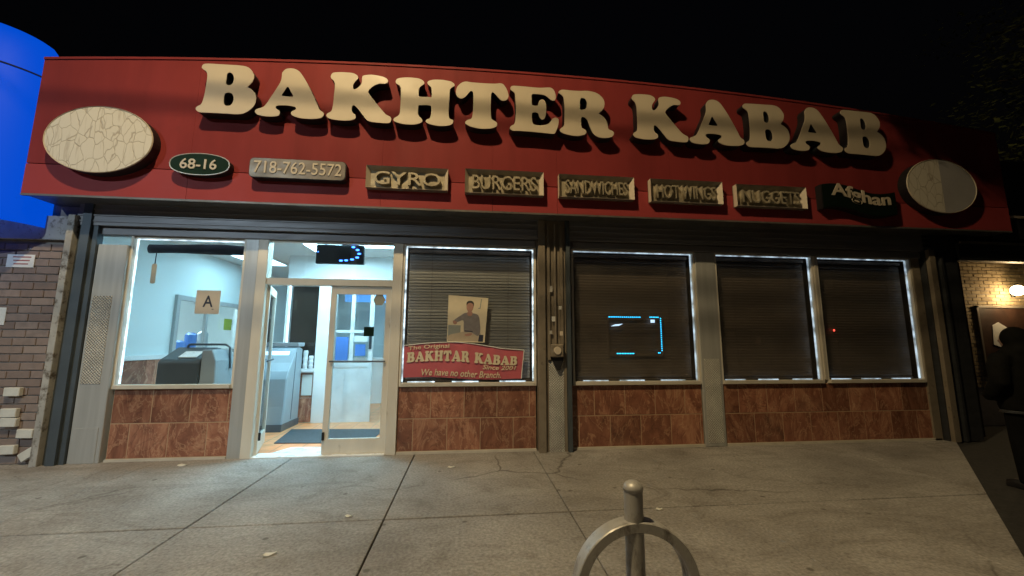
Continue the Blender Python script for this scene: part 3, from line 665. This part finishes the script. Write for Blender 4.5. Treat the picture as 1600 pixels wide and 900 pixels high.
# red banner, sagging to the right
t = empty('paper_banner', (-.05,.012,.97), 'creased red paper banner with cream lettering low in the window', 'banner')
def bn(u, v):
    top = 1.436+.048*math.sin(math.pi*min(1,u*1.25))-.075*max(0,u-.42)**1.2*1.6; bot = 1.0-.03*u+.012*math.sin(7*u)
    return (-.878+u*(1.675-.04*(1-v)), bot+(top-bot)*v)
NU = 24
vs_ = []; fs_ = []
for i in range(NU+1):
    for j in range(7):
        x, z = bn(i/NU, j/6); cre = -.010*math.exp(-((i/NU-.46-.10*(j/6-.5))/.018)**2)
        vs_.append((x, .006+.003*math.sin(i*1.3+j)+cre, z))
for i in range(NU):
    for j in range(6): fs_.append((i*7+j, (i+1)*7+j, (i+1)*7+j+1, i*7+j+1))
ob('sheet', MB().add(vs_, fs_), 'banner', t, smooth=True)
def border(pts): return MB().tube([(x,-.002,z) for x, z in pts], .006, 5)
ob('border', border([bn(i/NU,1) for i in range(NU+1)]+[bn(1,j/6) for j in range(6,-1,-1)]), 'paper', t)
def ban_text(body, u0, u1, v0, v1, off=.0, shear=0, loops=None):
    me = text_mesh(body, 1, .0006, off, (1,1), shear)
    bm = bmesh.new(); bm.from_mesh(me); bm.to_mesh(me); bm.free()
    for v in me.vertices:
        x, z = bn(u0+(v.co.x+.5)*(u1-u0), v0+(v.co.z+.5)*(v1-v0)); v.co = (x, -.008+v.co.y, z)
    ob('lettering', me, 'banner_text', t)
ban_text('The Original', .035, .37, .80, .96, .012)
ban_text('Since 2001', .66, .945, .30, .44, .014, .2)
ban_text('We have no other Branch.', .15, .82, .05, .24, .012, .2)
# the banner's name line reuses the slab letter shapes of the fascia
def ban_word(word, u0, u1):
    wid = []; norm = []
    for c in word:
        lp = OUT[c]; xs = [p[0] for p in lp[0]]; zs = [p[1] for p in lp[0]]
        norm.append([[((x-min(xs))/(max(zs)-min(zs)), (z-min(zs))/(max(zs)-min(zs))) for x, z in l] for l in lp]); wid.append((max(xs)-min(xs))/(max(zs)-min(zs)))
    tot = sum(wid)+.03*(len(word)-1); x = 0
    for w, lp in zip(wid, norm):
        me = shape_mesh([[(px, pz) for px, pz in l] for l in lp], .001)
        for v in me.vertices:
            xx, zz = bn(u0+(x+v.co.x)/tot*(u1-u0), .46+.31*v.co.z); v.co = (xx, -.008+v.co.y, zz)
        ob('lettering', me, 'banner_text', t); x += w+.03
ban_word('BAKHTAR', .025, .545); ban_word('KABAB', .585, .95)

# grade card in the left window
t = empty('grade_card', (-3.47,.01,1.845), 'tan square card with a big letter A in the left window', 'card')
ob('sheet', MB().prism([(-3.62,1.848),(-3.318,1.843),(-3.317,2.161),(-3.62,2.164)], .008, .012), 'card_tan', t)
text_at(t, 'A', -3.465, 2.015, .006, .125, .155, 'ink', .0008, .012)
ob('small_print', MB().box(-3.41,-3.385,.004,.006,1.905,1.912), 'ink', t)
# rolled valance and hanging tag
tag(ob('rolled_awning', MB().loft([[(x, .10+.045*math.cos(a), 2.73+.012*math.sin((x+4.3)*2.4)+(.066+.008*math.sin(x*5))*math.sin(a)) for a in [2*math.pi*k/10 for k in range(10)]] for x in [-4.33+.063*i for i in range(21)]]), 'fabric_dark', smooth=True), 'dark rolled up fabric across the top of the left window', 'fabric roll')
t = empty('hanging_tag', (-4.22,.07,2.25), 'pale tag hanging on a cord in the left window', 'tag')
ob('card', MB().prism(rrect(-4.252,-4.19,2.25,2.52,.02), .066, .074), 'card_tan', t, bev=.002); ob('cord', MB().tube([(-4.22,.07,2.515),(-4.215,.07,2.70)], .006, 5), 'ink', t)
# grey kiosk behind the left window
t = empty('waste_kiosk', (-3.78,.42,0), 'grey boxy bin with sloping lid and handle behind the left window', 'bin')
ob('body', MB().prism_x([(.24,.004),(.72,.004),(.72,1.38),(.60,1.40),(.28,1.24),(.24,1.20)], -4.16,-3.63), 'grey_plastic', t, bev=.012)
ob('side_panel', MB().prism([(-3.628,.004),(-3.40,.004),(-3.44,1.22),(-3.50,1.37),(-3.628,1.37)], .26, .72), 'grey_light', t, bev=.01)
ob('handle', MB().tube([(-4.03,.60,1.36),(-4.03,.60,1.42),(-4.0,.60,1.44),(-3.52,.60,1.44),(-3.46,.60,1.40),(-3.42,.58,1.1)], .016, 8), 'grey_plastic', t)
ob('lid_slot', MB().prism_x([(.305,1.262),(.45,1.335),(.45,1.345),(.305,1.272)], -3.95,-3.72), 'white_gloss', t)
# LED display in the transom
t = empty('led_display', (-1.83,.12,2.6), 'black display box with a curve of blue lights above the door', 'display')
ob('case', B(-2.17,-1.51,.10,.16,2.585,2.86), 'black', t, bev=.006)
for px, pz in ((-1.66,2.83),(-1.60,2.79),(-1.575,2.735),(-1.60,2.68),(-1.67,2.65),(-1.75,2.635),(-1.82,2.63)):
    ob('light_segment', MB().ball((px,.094,pz), (.026,.008,.013), 8, 6), 'led_blue', t)
ob('light_segment', MB().ball((-2.14,.094,2.75), (.008,.006,.008), 8, 6), 'led_blue', t)
ob('mounting', MB().box(-2.06,-2.04,.12,.14,2.858,2.94).box(-1.63,-1.61,.12,.14,2.858,2.94), 'black', t)
# cyan dotted sign in the first dark window
t = empty('dotted_sign', (2.48,.07,1.3), 'dark sign outlined in cyan light dots in the window', 'display')
ob('case', MB().box(2.06,2.93,.072,.080,1.31,1.34).box(2.06,2.93,.072,.080,1.85,1.88).box(2.06,2.09,.072,.080,1.34,1.85).box(2.88,2.93,.072,.080,1.34,1.85), 'blind', t)
def dots(pts, mt='led_cyan'):
    for x, z in pts: ob('light_dot', MB().ball((x,.062,z), (.0085,.005,.0085), 6, 4), mt, t)
dots([(2.09+.03*i,1.866) for i in range(17)]+[(2.73+.025*i,1.868) for i in range(6)]+[(2.895,1.85-.032*i) for i in range(16)]+[(2.20+.025*i,1.325) for i in range(11)]+[(2.84+.022*i,1.335) for i in range(2)])
ob('bright_patch', MB().prism([(2.11,1.725),(2.24,1.735),(2.30,1.765),(2.18,1.755)], .060, .064), 'screen_glow', t)
ob('bright_patch', B(2.735,2.80,.060,.064,1.785,1.83), 'screen_glow', t)
tag(ob('indicator_lamp', MB().ball((5.80,.085,1.69), (.014,.01,.018), 8, 6), 'led_red'), 'tiny red lamp glowing in the rightmost dark window', 'lamp')
# door stickers
t = tag(ob('hexagon_sticker', MB().prism([(-1.245+.085*math.cos(R(60*k)), 2.065+.085*math.sin(R(60*k))) for k in range(6)], .020, .0255), 'photo_grey'), 'brown hexagonal sticker at the top of the closed door leaf', 'sticker')
t = tag(ob('square_sticker', B(-1.435,-1.30,.020,.0255,1.56,1.69), 'green_dark'), 'dark green square sticker on the closed door leaf', 'sticker')
# lobby things
t = empty('cash_machine', (-3.5,1.9,.004), 'grey free-standing cash machine in the lobby beside the partition', 'cash machine')
ob('body', MB().prism_x([(1.52,.004),(2.19,.004),(2.19,1.36),(2.02,1.40),(1.92,1.36),(1.78,1.12),(1.66,.98),(1.60,.85),(1.58,.4)], -3.66,-3.06), 'atm', t, bev=.015)
ob('topper', MB().prism_x([(1.95,1.40),(2.2,1.40),(2.22,1.47),(1.92,1.47)], -3.68,-3.04), 'grey_light', t, bev=.006)
ob('base', MB().prism_x([(1.50,.004),(2.2,.004),(2.2,.12),(1.52,.12)], -3.68,-3.05), 'grey_plastic', t)
ob('screen', MB().prism_x([(1.80,1.13),(1.90,1.31),(1.892,1.315),(1.792,1.135)], -3.58,-3.16), 'screen_glow', t)
ob('seam', MB().prism_x([(1.86,.15),(1.875,.15),(1.93,1.30),(1.915,1.30)], -3.062,-3.056), 'grey_plastic', t)
tag(ob('floor_mat', MB().prism_z([(-2.80,.72),(-1.42,.62),(-1.40,1.55),(-2.95,1.68)], .005, .016), 'mat_rubber', bev=.003), 'dark grey rubber mat on the orange lobby floor', 'mat')
tag(ob('paper_sheet', MB().prism_z([(-2.60,.17),(-1.95,.17),(-1.90,.45),(-2.45,.47)], .006, .010), 'white_gloss'), 'white sheet lying on the lobby floor inside the threshold', 'sheet')
def flat(nm, x0, x1, y, z0, z1, mat, label, cat, group=None): return tag(ob(nm, B(x0,x1,y-.004,y,z0,z1), mat), label, cat, group)
flat('notice', -3.06,-2.88,2.258,.50,.88,'paper','white notice on the marble wainscot in the lobby','notice')
flat('notice', -2.14,-1.95,2.268,1.22,1.44,'blue_print','bright blue square notice on the inner door','notice')
flat('notice', -2.50,-2.27,2.268,1.14,1.58,'blue_print','blue notice with white band on the inner door','notice')
flat('notice', -2.17,-1.92,2.268,1.49,1.60,'paper','white strip notice on the inner door','notice')
for x, h, lb in ((-3.02,.34,'tall white stack of cups on the partition ledge'),(-2.92,.24,'short white stack of cups on the partition ledge, beside the white post')):
    tag(ob('cup_stack', MB().tube([(x,2.24,.986)]+[(x,2.24,.986+h*k/6+(.012 if k % 2 else 0)) for k in range(1,7)], [.036]+[.036+.008*(k % 2) for k in range(1,7)], 12), 'white_gloss'), lb, 'cups')
# stuff on the service hatch
tag(ob('price_card', B(-4.95,-4.944,3.02,3.28,1.72,1.95), 'green_print'), 'yellow green card on the serving hatch glass', 'card')
for k, (y, h, mt, lb) in enumerate(((2.62,.30,'blue_print','short blue tub on the kitchen shelf behind the hatch'),(2.95,.46,'blue_print','tall blue drum on the kitchen shelf behind the hatch'),(3.3,.5,'grey_light','pale grey canister on the kitchen shelf behind the hatch'))):
    tag(ob('canister', MB().tube([(-5.5,y,1.2),(-5.5,y,1.2+h*.9),(-5.5,y,1.2+h)], [.10,.10,.05], 12), mt), lb, 'canister')
ksh = tag(ob('kitchen_shelf', MB().box(-5.8,-5.2,1.75,3.6,1.14,1.2).box(-5.8,-5.76,1.8,1.84,0,1.14).box(-5.24,-5.2,1.8,1.84,0,1.14).box(-5.8,-5.76,3.5,3.54,0,1.14).box(-5.24,-5.2,3.5,3.54,0,1.14), 'steel'), 'steel shelf table in the kitchen behind the hatch', 'shelf')
krk = tag(ob('kitchen_rack', MB().box(-6.98,-6.93,2.3,2.40,0,2.6).box(-6.98,-6.93,3.3,3.35,0,2.6).box(-7.05,-6.6,2.3,3.35,1.75,1.79).box(-7.05,-6.6,2.3,3.35,2.3,2.34), 'dark_steel'), 'dark metal rack against the kitchen wall', 'rack')
tag(ob('framed_picture', MB().box(-4.98,-4.95,4.3,5.0,1.25,2.05), 'wood_dark'), 'dark framed picture on the pale lobby wall', 'picture')
# conduit and lamp box on the middle pillar
t = empty('junction_box', (1.22,-.12,1.1), 'battered electric box with conduit on the middle pillar', 'electric box')
ob('conduit', MB().tube([(1.235,-.125,1.45),(1.235,-.125,3.2)], .016, 8), 'conduit', t)
ob('box', B(1.15,1.33,-.20,-.109,1.28,1.46), 'conduit', t, bev=.015)
ob('cover', MB().tube([(1.24,-.199,1.37),(1.24,-.215,1.37)], [.055,.05], 16), 'card_tan', t)
ob('bracket', MB().prism([(1.16,1.278),(1.34,1.278),(1.28,1.10),(1.24,1.10)], -.16, -.109), 'black', t)

# ================================================================== LEFT NEIGHBOUR
bb = empty('brick_building', (-6.6,0,0), 'dark red brick building at the left edge', 'building')
ob('wall', B(-9.5,-5.15,.0,.3,-.01,2.78), 'mortar', bb)
ob('lintel', B(-9.5,-5.15,-.06,.3,2.785,3.1), 'rust_white', bb)
ob('upper_wall', B(-9.5,-5.15,.05,.3,3.1,5.2), 'mortar', bb)
bmesh_ = B(-.128,.128,-.014,.03,-.044,.044).mesh('brick', .004); bmesh_.materials.append(MATS['brick_red'])
half = B(-.06,.06,-.014,.03,-.044,.044).mesh('brick', .004); half.materials.append(MATS['brick_red'])
for r in range(27):
    z = .05+r*.1015
    for k in range(6):
        x = -5.285-.266*k+(0 if r % 2 else .0)
        if r % 2: x -= .133
        ob('brick', bmesh_, None, bb, (x, random.uniform(-.003,.003), z))
    if r % 2: ob('brick', half, None, bb, (-5.216, 0, z))
wb = B(-.088,.088,-.035,.02,-.052,.052).mesh('brick', .006); wb.materials.append(MATS['rust_white'].copy()); 
mk('white_brick', (.62,.62,.58), .7, 0, .15, 9, dirt=((.3,.29,.26), 12, .62)); wb.materials[0] = MATS['white_brick']
for x, z, a in ((-5.545,.862,0),(-5.545,.612,0),(-5.53,.50,.02),(-5.33,.365,.03),(-5.50,.18,-.02),(-5.27,.125,-.6)):
    o = ob('brick', wb, None, bb, (x,-.035,z), rot=(0,a,0)); o['label'] = 'white painted brick standing proud of the wall'
t = empty('wall_notice', (-5.74,-.02,2.41), 'small white notice with three lines of faint red print on brick', 'notice')
ob('sheet', B(-5.895,-5.58,-.022,-.016,2.418,2.585), 'paper', t)
for k in range(3):
    ob('print_line', MB().box(-5.83+.01*k,-5.62-.012*k,-.0235,-.0222,2.545-.045*k,2.56-.045*k), 'ink_red', t)
tag(ob('wall_sign', B(-6.2,-5.80,-.022,-.016,1.68,1.90), 'paper'), 'white notice cut off by the left edge of the picture', 'notice')
# backlit blue awning with a rounded end
aw = empty('awning', (-6.6,0,2.95), 'glowing blue rounded awning at the left edge', 'awning')
AC, AA, AB_ = -6.53, 1.05, .85
def arow(th):
    r = max(math.cos(th), 0)**.29; z = 3.2+2.40*math.sin(th)
    return [(x, -AB_*r, z) for x in (-9.4,-8.5,-7.6)]+[(AC+AA*r*math.sin(p), -AB_*r*math.cos(p), z) for p in [R(90)*k/14 for k in range(15)]]
rows = [[(x,y,2.93) for x, y, z in arow(0)]]+[arow(R(90)*k/16) for k in range(16)]+[arow(R(89.9))]
mb = MB(); nrow = len(rows[0])
for r in rows: mb.v += r
for j in range(len(rows)-1):
    for i in range(nrow-1): mb.f.append((j*nrow+i, j*nrow+i+1, (j+1)*nrow+i+1, (j+1)*nrow+i))
ob('fabric', mb, 'awning_fabric', aw, smooth=True)
mk('awning_seam', (.005,.012,.06), .6)
ob('seam', MB().tube([(x,y-.004,z) for x, y, z in arow(math.asin((4.92-3.2)/2.40))], .012, 6), 'awning_seam', aw)
def on_awn(p, z, d=.012):
    th = math.asin(min(.999,(z-3.2)/2.40)); r = math.cos(th)**.29
    return (AC+AA*r*math.sin(p), -AB_*r*math.cos(p)-d, z)
ob('lettering', MB().tube([on_awn(R(38)+.006*k+.05*math.sin(k*.9), 4.72-.045*k) for k in range(15)], .022, 6).tube([on_awn(R(34)+.012*k, 4.55-.01*k) for k in range(10)], .016, 6), 'awning_seam', aw)

# ================================================================== RIGHT NEIGHBOUR
rb = empty('recessed_building', (10,1,0), 'neighbouring shop with tan brick wall set back under a dark canopy', 'building')
ob('wall', B(7.9,14,1.0,1.3,-.03,3.6), 'mortar', rb)
ob('canopy', MB().box(8.0,14,-.15,1.0,3.16,3.22).box(8.64,14,-.25,-.15,3.2,3.55), 'black', rb)
ob('canopy_edge', B(8.64,14,-.27,-.24,3.55,3.59), 'card_tan', rb); ob('canopy_edge', B(8.0,14,-.17,-.15,3.12,3.16), 'conduit', rb)
ob('upper_wall', B(8.64,14,.0,1.3,3.6,4.7), 'dark_steel', rb)
sb = ob('shutter_box', B(7.99,14,-.145,-.02,2.84,3.155), 'dark_steel', rb)
for k in range(4): ob('rib', B(7.99,14,-.158,-.144,2.87+.075*k,2.885+.075*k), 'dark_steel', sb)
ob('side_wall', B(7.98,8.06,.1,1.0,-.02,3.16), 'dark_steel', rb)
tb = B(-.101,.101,-.012,.03,-.028,.028).mesh('brick', .003); tb.materials.append(MATS['brick_tan'])
for r in range(36):
    z = .70+r*.0685
    for k in range(12):
        x = 9.0+.213*k+(.106 if r % 2 else 0)
        if 9.0 < x < 11.5: ob('brick', tb, None, rb, (x, 1.0+random.uniform(-.003,.003), z))
t = empty('framed_board', (10.7,.97,1.1), 'brown board in a thin frame under the wall lamp', 'board')
ob('board', B(9.80,11.6,.965,.985,.9,2.18), 'art_brown', t)
ob('frame', MB().box(9.76,9.80,.95,.985,.9,2.22).box(9.76,11.6,.95,.985,2.18,2.22), 'plaque_frame', t)
tag(ob('pinned_paper', MB().prism([(10.02,1.47),(10.20,1.42),(10.36,1.50),(10.38,1.80),(10.20,1.90),(10.06,1.84)], .955, .963), 'paper'), 'white paper pinned on the brown board beside the person', 'paper')
t = empty('wall_lamp', (10.52,.98,2.5), 'bright warm lamp on the tan brick wall at the right edge', 'lamp')
ob('backplate', B(10.62,10.70,.95,.986,2.40,2.60), 'dark_steel', t, bev=.008)
ob('arm', MB().tube([(10.66,.95,2.56),(10.64,.88,2.62),(10.55,.82,2.63)], .014, 8), 'dark_steel', t)
ob('cap', MB().tube([(10.54,.82,2.61),(10.54,.82,2.65)], [.05,.02], 14), 'dark_steel', t)
ob('globe', MB().ball((10.54,.82,2.51), (.10,.10,.10), 16, 12), 'bulb', t, smooth=True)
pl_ = bpy.data.lights.new('wall_lamp_light', 'POINT'); pl_.energy = 20; pl_.color = (1,.70,.36); pl_.shadow_soft_size = .06
po = bpy.data.objects.new('wall_lamp_light', pl_); link(po, t, (10.40,.72,2.38))

# ================================================================== STREET THINGS
t = empty('bike_rack', (.615,-4.2,0), 'grey steel post with a ring for bicycles on the sidewalk', 'bike rack')
ob('post', MB().tube([(.615,-4.2,-.004),(.615,-4.2,.30),(.615,-4.2,.60),(.615,-4.2,.945)], .034, 24, False), 'galv', t, smooth=True)
ob('cap', MB().tube([(.615,-4.2,.940),(.615,-4.2,.950),(.615,-4.2,.962),(.615,-4.2,.970),(.615,-4.2,.973)], [.0365,.0365,.030,.018,.002], 24), 'galv', t, smooth=True)
ring = MB(); n = 128
prof = [(.226,-.034),(.229,-.030),(.229,.030),(.226,.034),(.196,.034),(.193,.030),(.193,-.030),(.196,-.034)]
for i in range(n):
    a = 2*math.pi*i/n
    ring.v += [(.615+r*math.cos(a), -4.2+d, .610+r*math.sin(a)) for r, d in prof]
for i in range(n):
    for k in range(8): ring.f.append((i*8+k, i*8+(k+1)%8, ((i+1)%n)*8+(k+1)%8, ((i+1)%n)*8+k))
ob('ring', ring, 'galv', t)
ob('base_flange', MB().tube([(.615,-4.2,-.003),(.615,-4.2,.010)], .075, 20), 'galv', t)
for x, y, sx, sy, a, lb in ((-.173,-.664,.04,.018,.3,'scrap of white paper near the tiled wall'),(-1.348,-2.526,.042,.018,.5,'white litter nearest the camera on the sidewalk'),(-.984,-1.942,.03,.015,.1,'small white scrap lying in the sidewalk joint'),
                        (1.725,-2.072,.03,.015,.1,'white scrap on the sidewalk joint right of the bike rack'),(-3.384,-.271,.05,.03,-.1,'white scrap below the leftmost bulkhead')):
    c, s_ = math.cos(a), math.sin(a); pts = [(sx*u, sy*v) for u, v in ((-1,-.7),(-.2,-1),(.9,-.8),(1,.3),(.4,1),(-.6,.8),(-1.1,.2))]
    mb = MB().prism_z([(p*c-q_*s_, p*s_+q_*c) for p, q_ in pts], 0, .004)
    for i in range(len(mb.v)): mb.v[i] = (mb.v[i][0], mb.v[i][1], mb.v[i][2]+(.012 if i % 3 == 0 else 0))
    tag(ob('litter_scrap', mb, 'litter', None, (x,y,.004)), lb, 'litter')

# street lamp behind the camera
t = empty('street_lamp', (-3.6,-6.9,0), 'grey street lamp on a pole behind the camera', 'street lamp')
ob('pole', MB().tube([(-3.6,-6.95,-.15),(-3.6,-6.95,4),(-3.6,-6.95,9.3)], [.11,.09,.06], 12), 'galv', t)
ob('arm', MB().tube([(-3.6,-6.95,9.2),(-3.4,-6.6,9.75),(-3.0,-5.9,9.95),(-2.5,-5.33,9.86)], .035, 8), 'galv', t)
ob('head', MB().ball((-2.4,-5.23,9.86), (.2,.34,.08), 14, 8), 'galv', t)
ob('lens', MB().ball((-2.4,-5.2,9.79), (.12,.16,.03), 12, 6), 'lens', t)
ll = bpy.data.lights.new('street_lamp_light', 'SPOT'); ll.energy = LAMP_W; ll.color = (1.0,.755,.40); ll.shadow_soft_size = .11
ll.spot_size = R(152); ll.spot_blend = 1.0
lo = bpy.data.objects.new('street_lamp_light', ll); link(lo, t, LAMP)
lo.rotation_euler = (Vector((-.6,-1.7,0))-LAMP).to_track_quat('-Z','Y').to_euler()
# second street lamp with a white head, across the road at the left
t = empty('street_lamp', (-9.5,-18.3,0), 'street lamp with white light across the road at the left', 'street lamp')
ob('pole', MB().tube([(-9.5,-18.3,-.15),(-9.5,-18.3,4),(-9.5,-18.3,8.0)], [.11,.09,.06], 12), 'galv', t)
ob('arm', MB().tube([(-9.5,-18.3,7.9),(-9.5,-17.6,8.3),(-9.5,-13.7,8.36)], .04, 8), 'galv', t)
ob('head', MB().ball((-9.5,-13.3,8.36), (.2,.4,.08), 14, 8), 'galv', t)
emit('lens_white', (.75,.92,1.0), 20)
ob('lens', MB().ball((-9.5,-13.2,8.29), (.12,.18,.03), 12, 6), 'lens_white', t)
l2 = bpy.data.lights.new('street_lamp_light', 'SPOT'); l2.energy = LAMP2_W; l2.color = (.72,.90,1.0); l2.shadow_soft_size = .12; l2.spot_size = R(58); l2.spot_blend = 1.0
lo2 = bpy.data.objects.new('street_lamp_light', l2); link(lo2, t, (-9.5,-13.2,8.2)); lo2.rotation_euler = (Vector((-6.8,-1.0,.6))-Vector((-9.5,-13.2,8.2))).to_track_quat('-Z','Y').to_euler()
for z, lb in ((6.03,'lowest overhead cable'),(6.27,'middle overhead cable'),(7.10,'highest overhead cable')):
    tag(ob('overhead_cable', MB().tube([(-30,-2.8,z+.25),(-12,-2.8,z+.04),(0,-2.8,z),(12,-2.8,z+.04),(30,-2.8,z+.25)], .022, 6), 'black'), lb+' strung above the sidewalk', 'cable', 'cables above the sidewalk')

# ---------------------------------------------------------------- person at the right edge, seen from behind
def remesh(mb, vox, smooth_it=6):
    me = mb.mesh('remesh'); o = bpy.data.objects.new('remesh', me); COL.objects.link(o)
    r = o.modifiers.new('r', 'REMESH'); r.mode = 'VOXEL'; r.voxel_size = vox
    s_ = o.modifiers.new('s', 'SMOOTH'); s_.iterations = smooth_it; s_.factor = .5
    out = to_mesh(o); bpy.data.objects.remove(o); out.shade_smooth(); return out
PX, PY = 5.90, -1.95
t = empty('person', (PX,PY,-.02), 'person in dark coat and trousers standing with back turned at right edge', 'person')
def el(z, a, b, cx=0, cy=0, n=16): return [(cx+a*math.cos(2*math.pi*k/n), cy+b*math.sin(2*math.pi*k/n), z) for k in range(n)]
body = MB()
body.ball((0,.02,1.545), (.076,.095,.115)); body.ball((0,.035,1.50), (.055,.075,.075)); body.ball((0,.122,1.535), (.013,.02,.022), 8, 6)
for s in (-1,1): body.ball((s*.078,.0,1.535), (.012,.022,.032), 8, 6)
body.tube([(0,.0,1.34),(0,.01,1.46)], [.065,.055], 12)
body.loft([el(.84,.15,.10), el(.95,.16,.105), el(1.1,.14,.095), el(1.28,.175,.105), el(1.38,.15,.085), el(1.42,.07,.06)])
for s in (-1,1):
    body.tube([(s*.18,0,1.36),(s*.235,-.02,1.12),(s*.21,.12,.96)], [.05,.042,.032], 10)
    body.ball((s*.19,.16,.94), (.035,.045,.03), 10, 8)
    body.tube([(s*.085,0,.88),(s*.095,.01,.5),(s*.10,-.01,.10)], [.085,.058,.04], 10); body.ball((s*.105,.05,.05), (.042,.12,.042), 10, 8)
def pl_at(me): return me
ob('body', remesh(body, .014), 'skin', t, (PX,PY,-.02))
jk = MB()
jk.loft([el(.80,.215,.165,0,-.005), el(.86,.225,.17), el(1.0,.235,.175), el(1.18,.245,.175), el(1.32,.235,.16), el(1.40,.185,.13), el(1.45,.11,.10), el(1.47,.10,.095)])
for s in (-1,1): jk.tube([(s*.19,0,1.375),(s*.27,-.01,1.26),(s*.30,-.03,1.10),(s*.27,.06,.98),(s*.215,.14,.94)], [.085,.088,.082,.072,.06], 12)
jk.ball((0,-.07,1.42), (.14,.085,.085)); jk.ball((0,-.012,1.565), (.108,.112,.125)); jk.ball((0,-.03,1.48), (.10,.10,.10))
ob('jacket', remesh(jk, .016, 5), 'coat', t, (PX,PY,-.02))
ob('hem_band', MB().loft([el(.775,.216,.166,0,-.005), el(.782,.222,.172,0,-.005), el(.80,.222,.172,0,-.005), el(.806,.216,.166,0,-.005)]), 'dark_steel', t, (PX,PY,-.02))
tr_ = MB(); tr_.loft([el(.70,.17,.12), el(.80,.18,.13), el(.92,.175,.125)])
for s in (-1,1): tr_.tube([(s*.09,0,.82),(s*.10,.01,.5),(s*.105,-.01,.07)], [.108,.082,.068], 12)
ob('trousers', remesh(tr_, .014, 4), 'trouser', t, (PX,PY,-.02))
for s in (-1,1): ob('shoe', remesh(MB().ball((s*.105,.05,.045), (.05,.135,.045)).box(s*.105-.045,s*.105+.045,-.07,.16,.0,.03), .012, 3), 'black', t, (PX,PY,-.02))
ob('hair', remesh(MB().ball((0,.0,1.575), (.088,.098,.10)).ball((0,-.035,1.53), (.078,.07,.09)), .014, 3), 'hair', t, (PX,PY,-.02))
t.rotation_euler = (0,0,0)

# ---------------------------------------------------------------- tree whose crown shows at the upper right
t = empty('street_tree', (11.6,-.9,0), 'dark leafy tree beyond the right end of the sign', 'tree')
tk = MB().tube([(11.6,-.9,-.16),(11.62,-.85,2),(11.5,-.7,4.2),(11.3,-.4,6.2),(11.2,-.2,8)], [.2,.16,.13,.09,.04], 10)
tips = []
for k in range(16):
    a = 2*math.pi*k/16*2.4; h = 3.9+k*.24; L_ = random.uniform(1.3,2.5)
    b0 = Vector((11.55-.02*k, -.75+.03*k, h)); b1 = b0+Vector((math.cos(a)*L_*.5, math.sin(a)*L_*.5, .5)); b2 = b0+Vector((math.cos(a)*L_, math.sin(a)*L_, .7))
    tk.tube([b0,b1,b2], [.05,.03,.012], 6); tips += [b1,b2,(b1+b2)/2]
ob('trunk', tk, 'bark', t)
lf = MB()
for c in tips*3:
    cc = c+Vector((random.gauss(0,.35),random.gauss(0,.35),random.gauss(0,.3)))
    for _ in range(55):
        p = cc+Vector((random.gauss(0,.3),random.gauss(0,.3),random.gauss(0,.22)))
        u = Vector((random.gauss(0,1),random.gauss(0,1),random.gauss(0,.6))).normalized(); w = u.orthogonal().normalized(); s_ = random.uniform(.04,.075)
        lf.v += [tuple(p-u*s_), tuple(p+w*s_*.55), tuple(p+u*s_*1.1), tuple(p-w*s_*.55)]; k = len(lf.v)
        lf.f.append((k-4,k-3,k-2,k-1))
me = bpy.data.meshes.new('crown'); me.from_pydata(lf.v, [], lf.f); me.update()
ob('crown', me, 'leaf', t)

# ---------------------------------------------------------------- unseen kerb tree, added so that its bough shades the sign's right end
t = empty('street_tree', (6.4,-5.7,0), 'leafy kerb tree added behind the camera, its bough shading the sign end', 'tree')
tk = MB().tube([(6.4,-5.7,-.05),(6.4,-5.7,2.5),(6.3,-5.6,5),(6.2,-5.4,7.4)], [.17,.14,.1,.05], 10)
tk.tube([(6.32,-5.62,4.6),(5.8,-4.7,6.1),(5.0,-3.2,6.75),(4.4,-2.15,6.6)], [.07,.055,.04,.015], 8)
tk.tube([(6.3,-5.6,5.2),(7.0,-5.0,6.4),(7.3,-4.6,7.2)], [.06,.04,.015], 8); tk.tube([(6.25,-5.5,6),(5.6,-5.9,7),(5.2,-6.2,7.6)], [.05,.03,.012], 8)
ob('trunk', tk, 'bark', t)
lv = MB()
for c, r_, n_ in (((4.36,-2.12,6.5),.34,1500),((4.9,-3.0,6.9),.5,700),((5.6,-4.4,7.1),.6,700),((6.3,-5.4,7.6),.8,900),((7.2,-4.8,7.2),.6,600),((5.3,-6.1,7.6),.6,600)):
    for _ in range(n_):
        p = Vector(c)+Vector((random.gauss(0,r_*.6),random.gauss(0,r_*.6),max(-.32,random.gauss(0,r_*.45))))
        u = Vector((random.gauss(0,1),random.gauss(0,1),random.gauss(0,.6))).normalized(); w = u.orthogonal().normalized(); s_ = random.uniform(.04,.075)
        lv.v += [tuple(p-u*s_), tuple(p+w*s_*.55), tuple(p+u*s_*1.1), tuple(p-w*s_*.55)]; k = len(lv.v); lv.f.append((k-4,k-3,k-2,k-1))
me = bpy.data.meshes.new('crown'); me.from_pydata(lv.v, [], lv.f); me.update()
ob('crown', me, 'leaf', t)
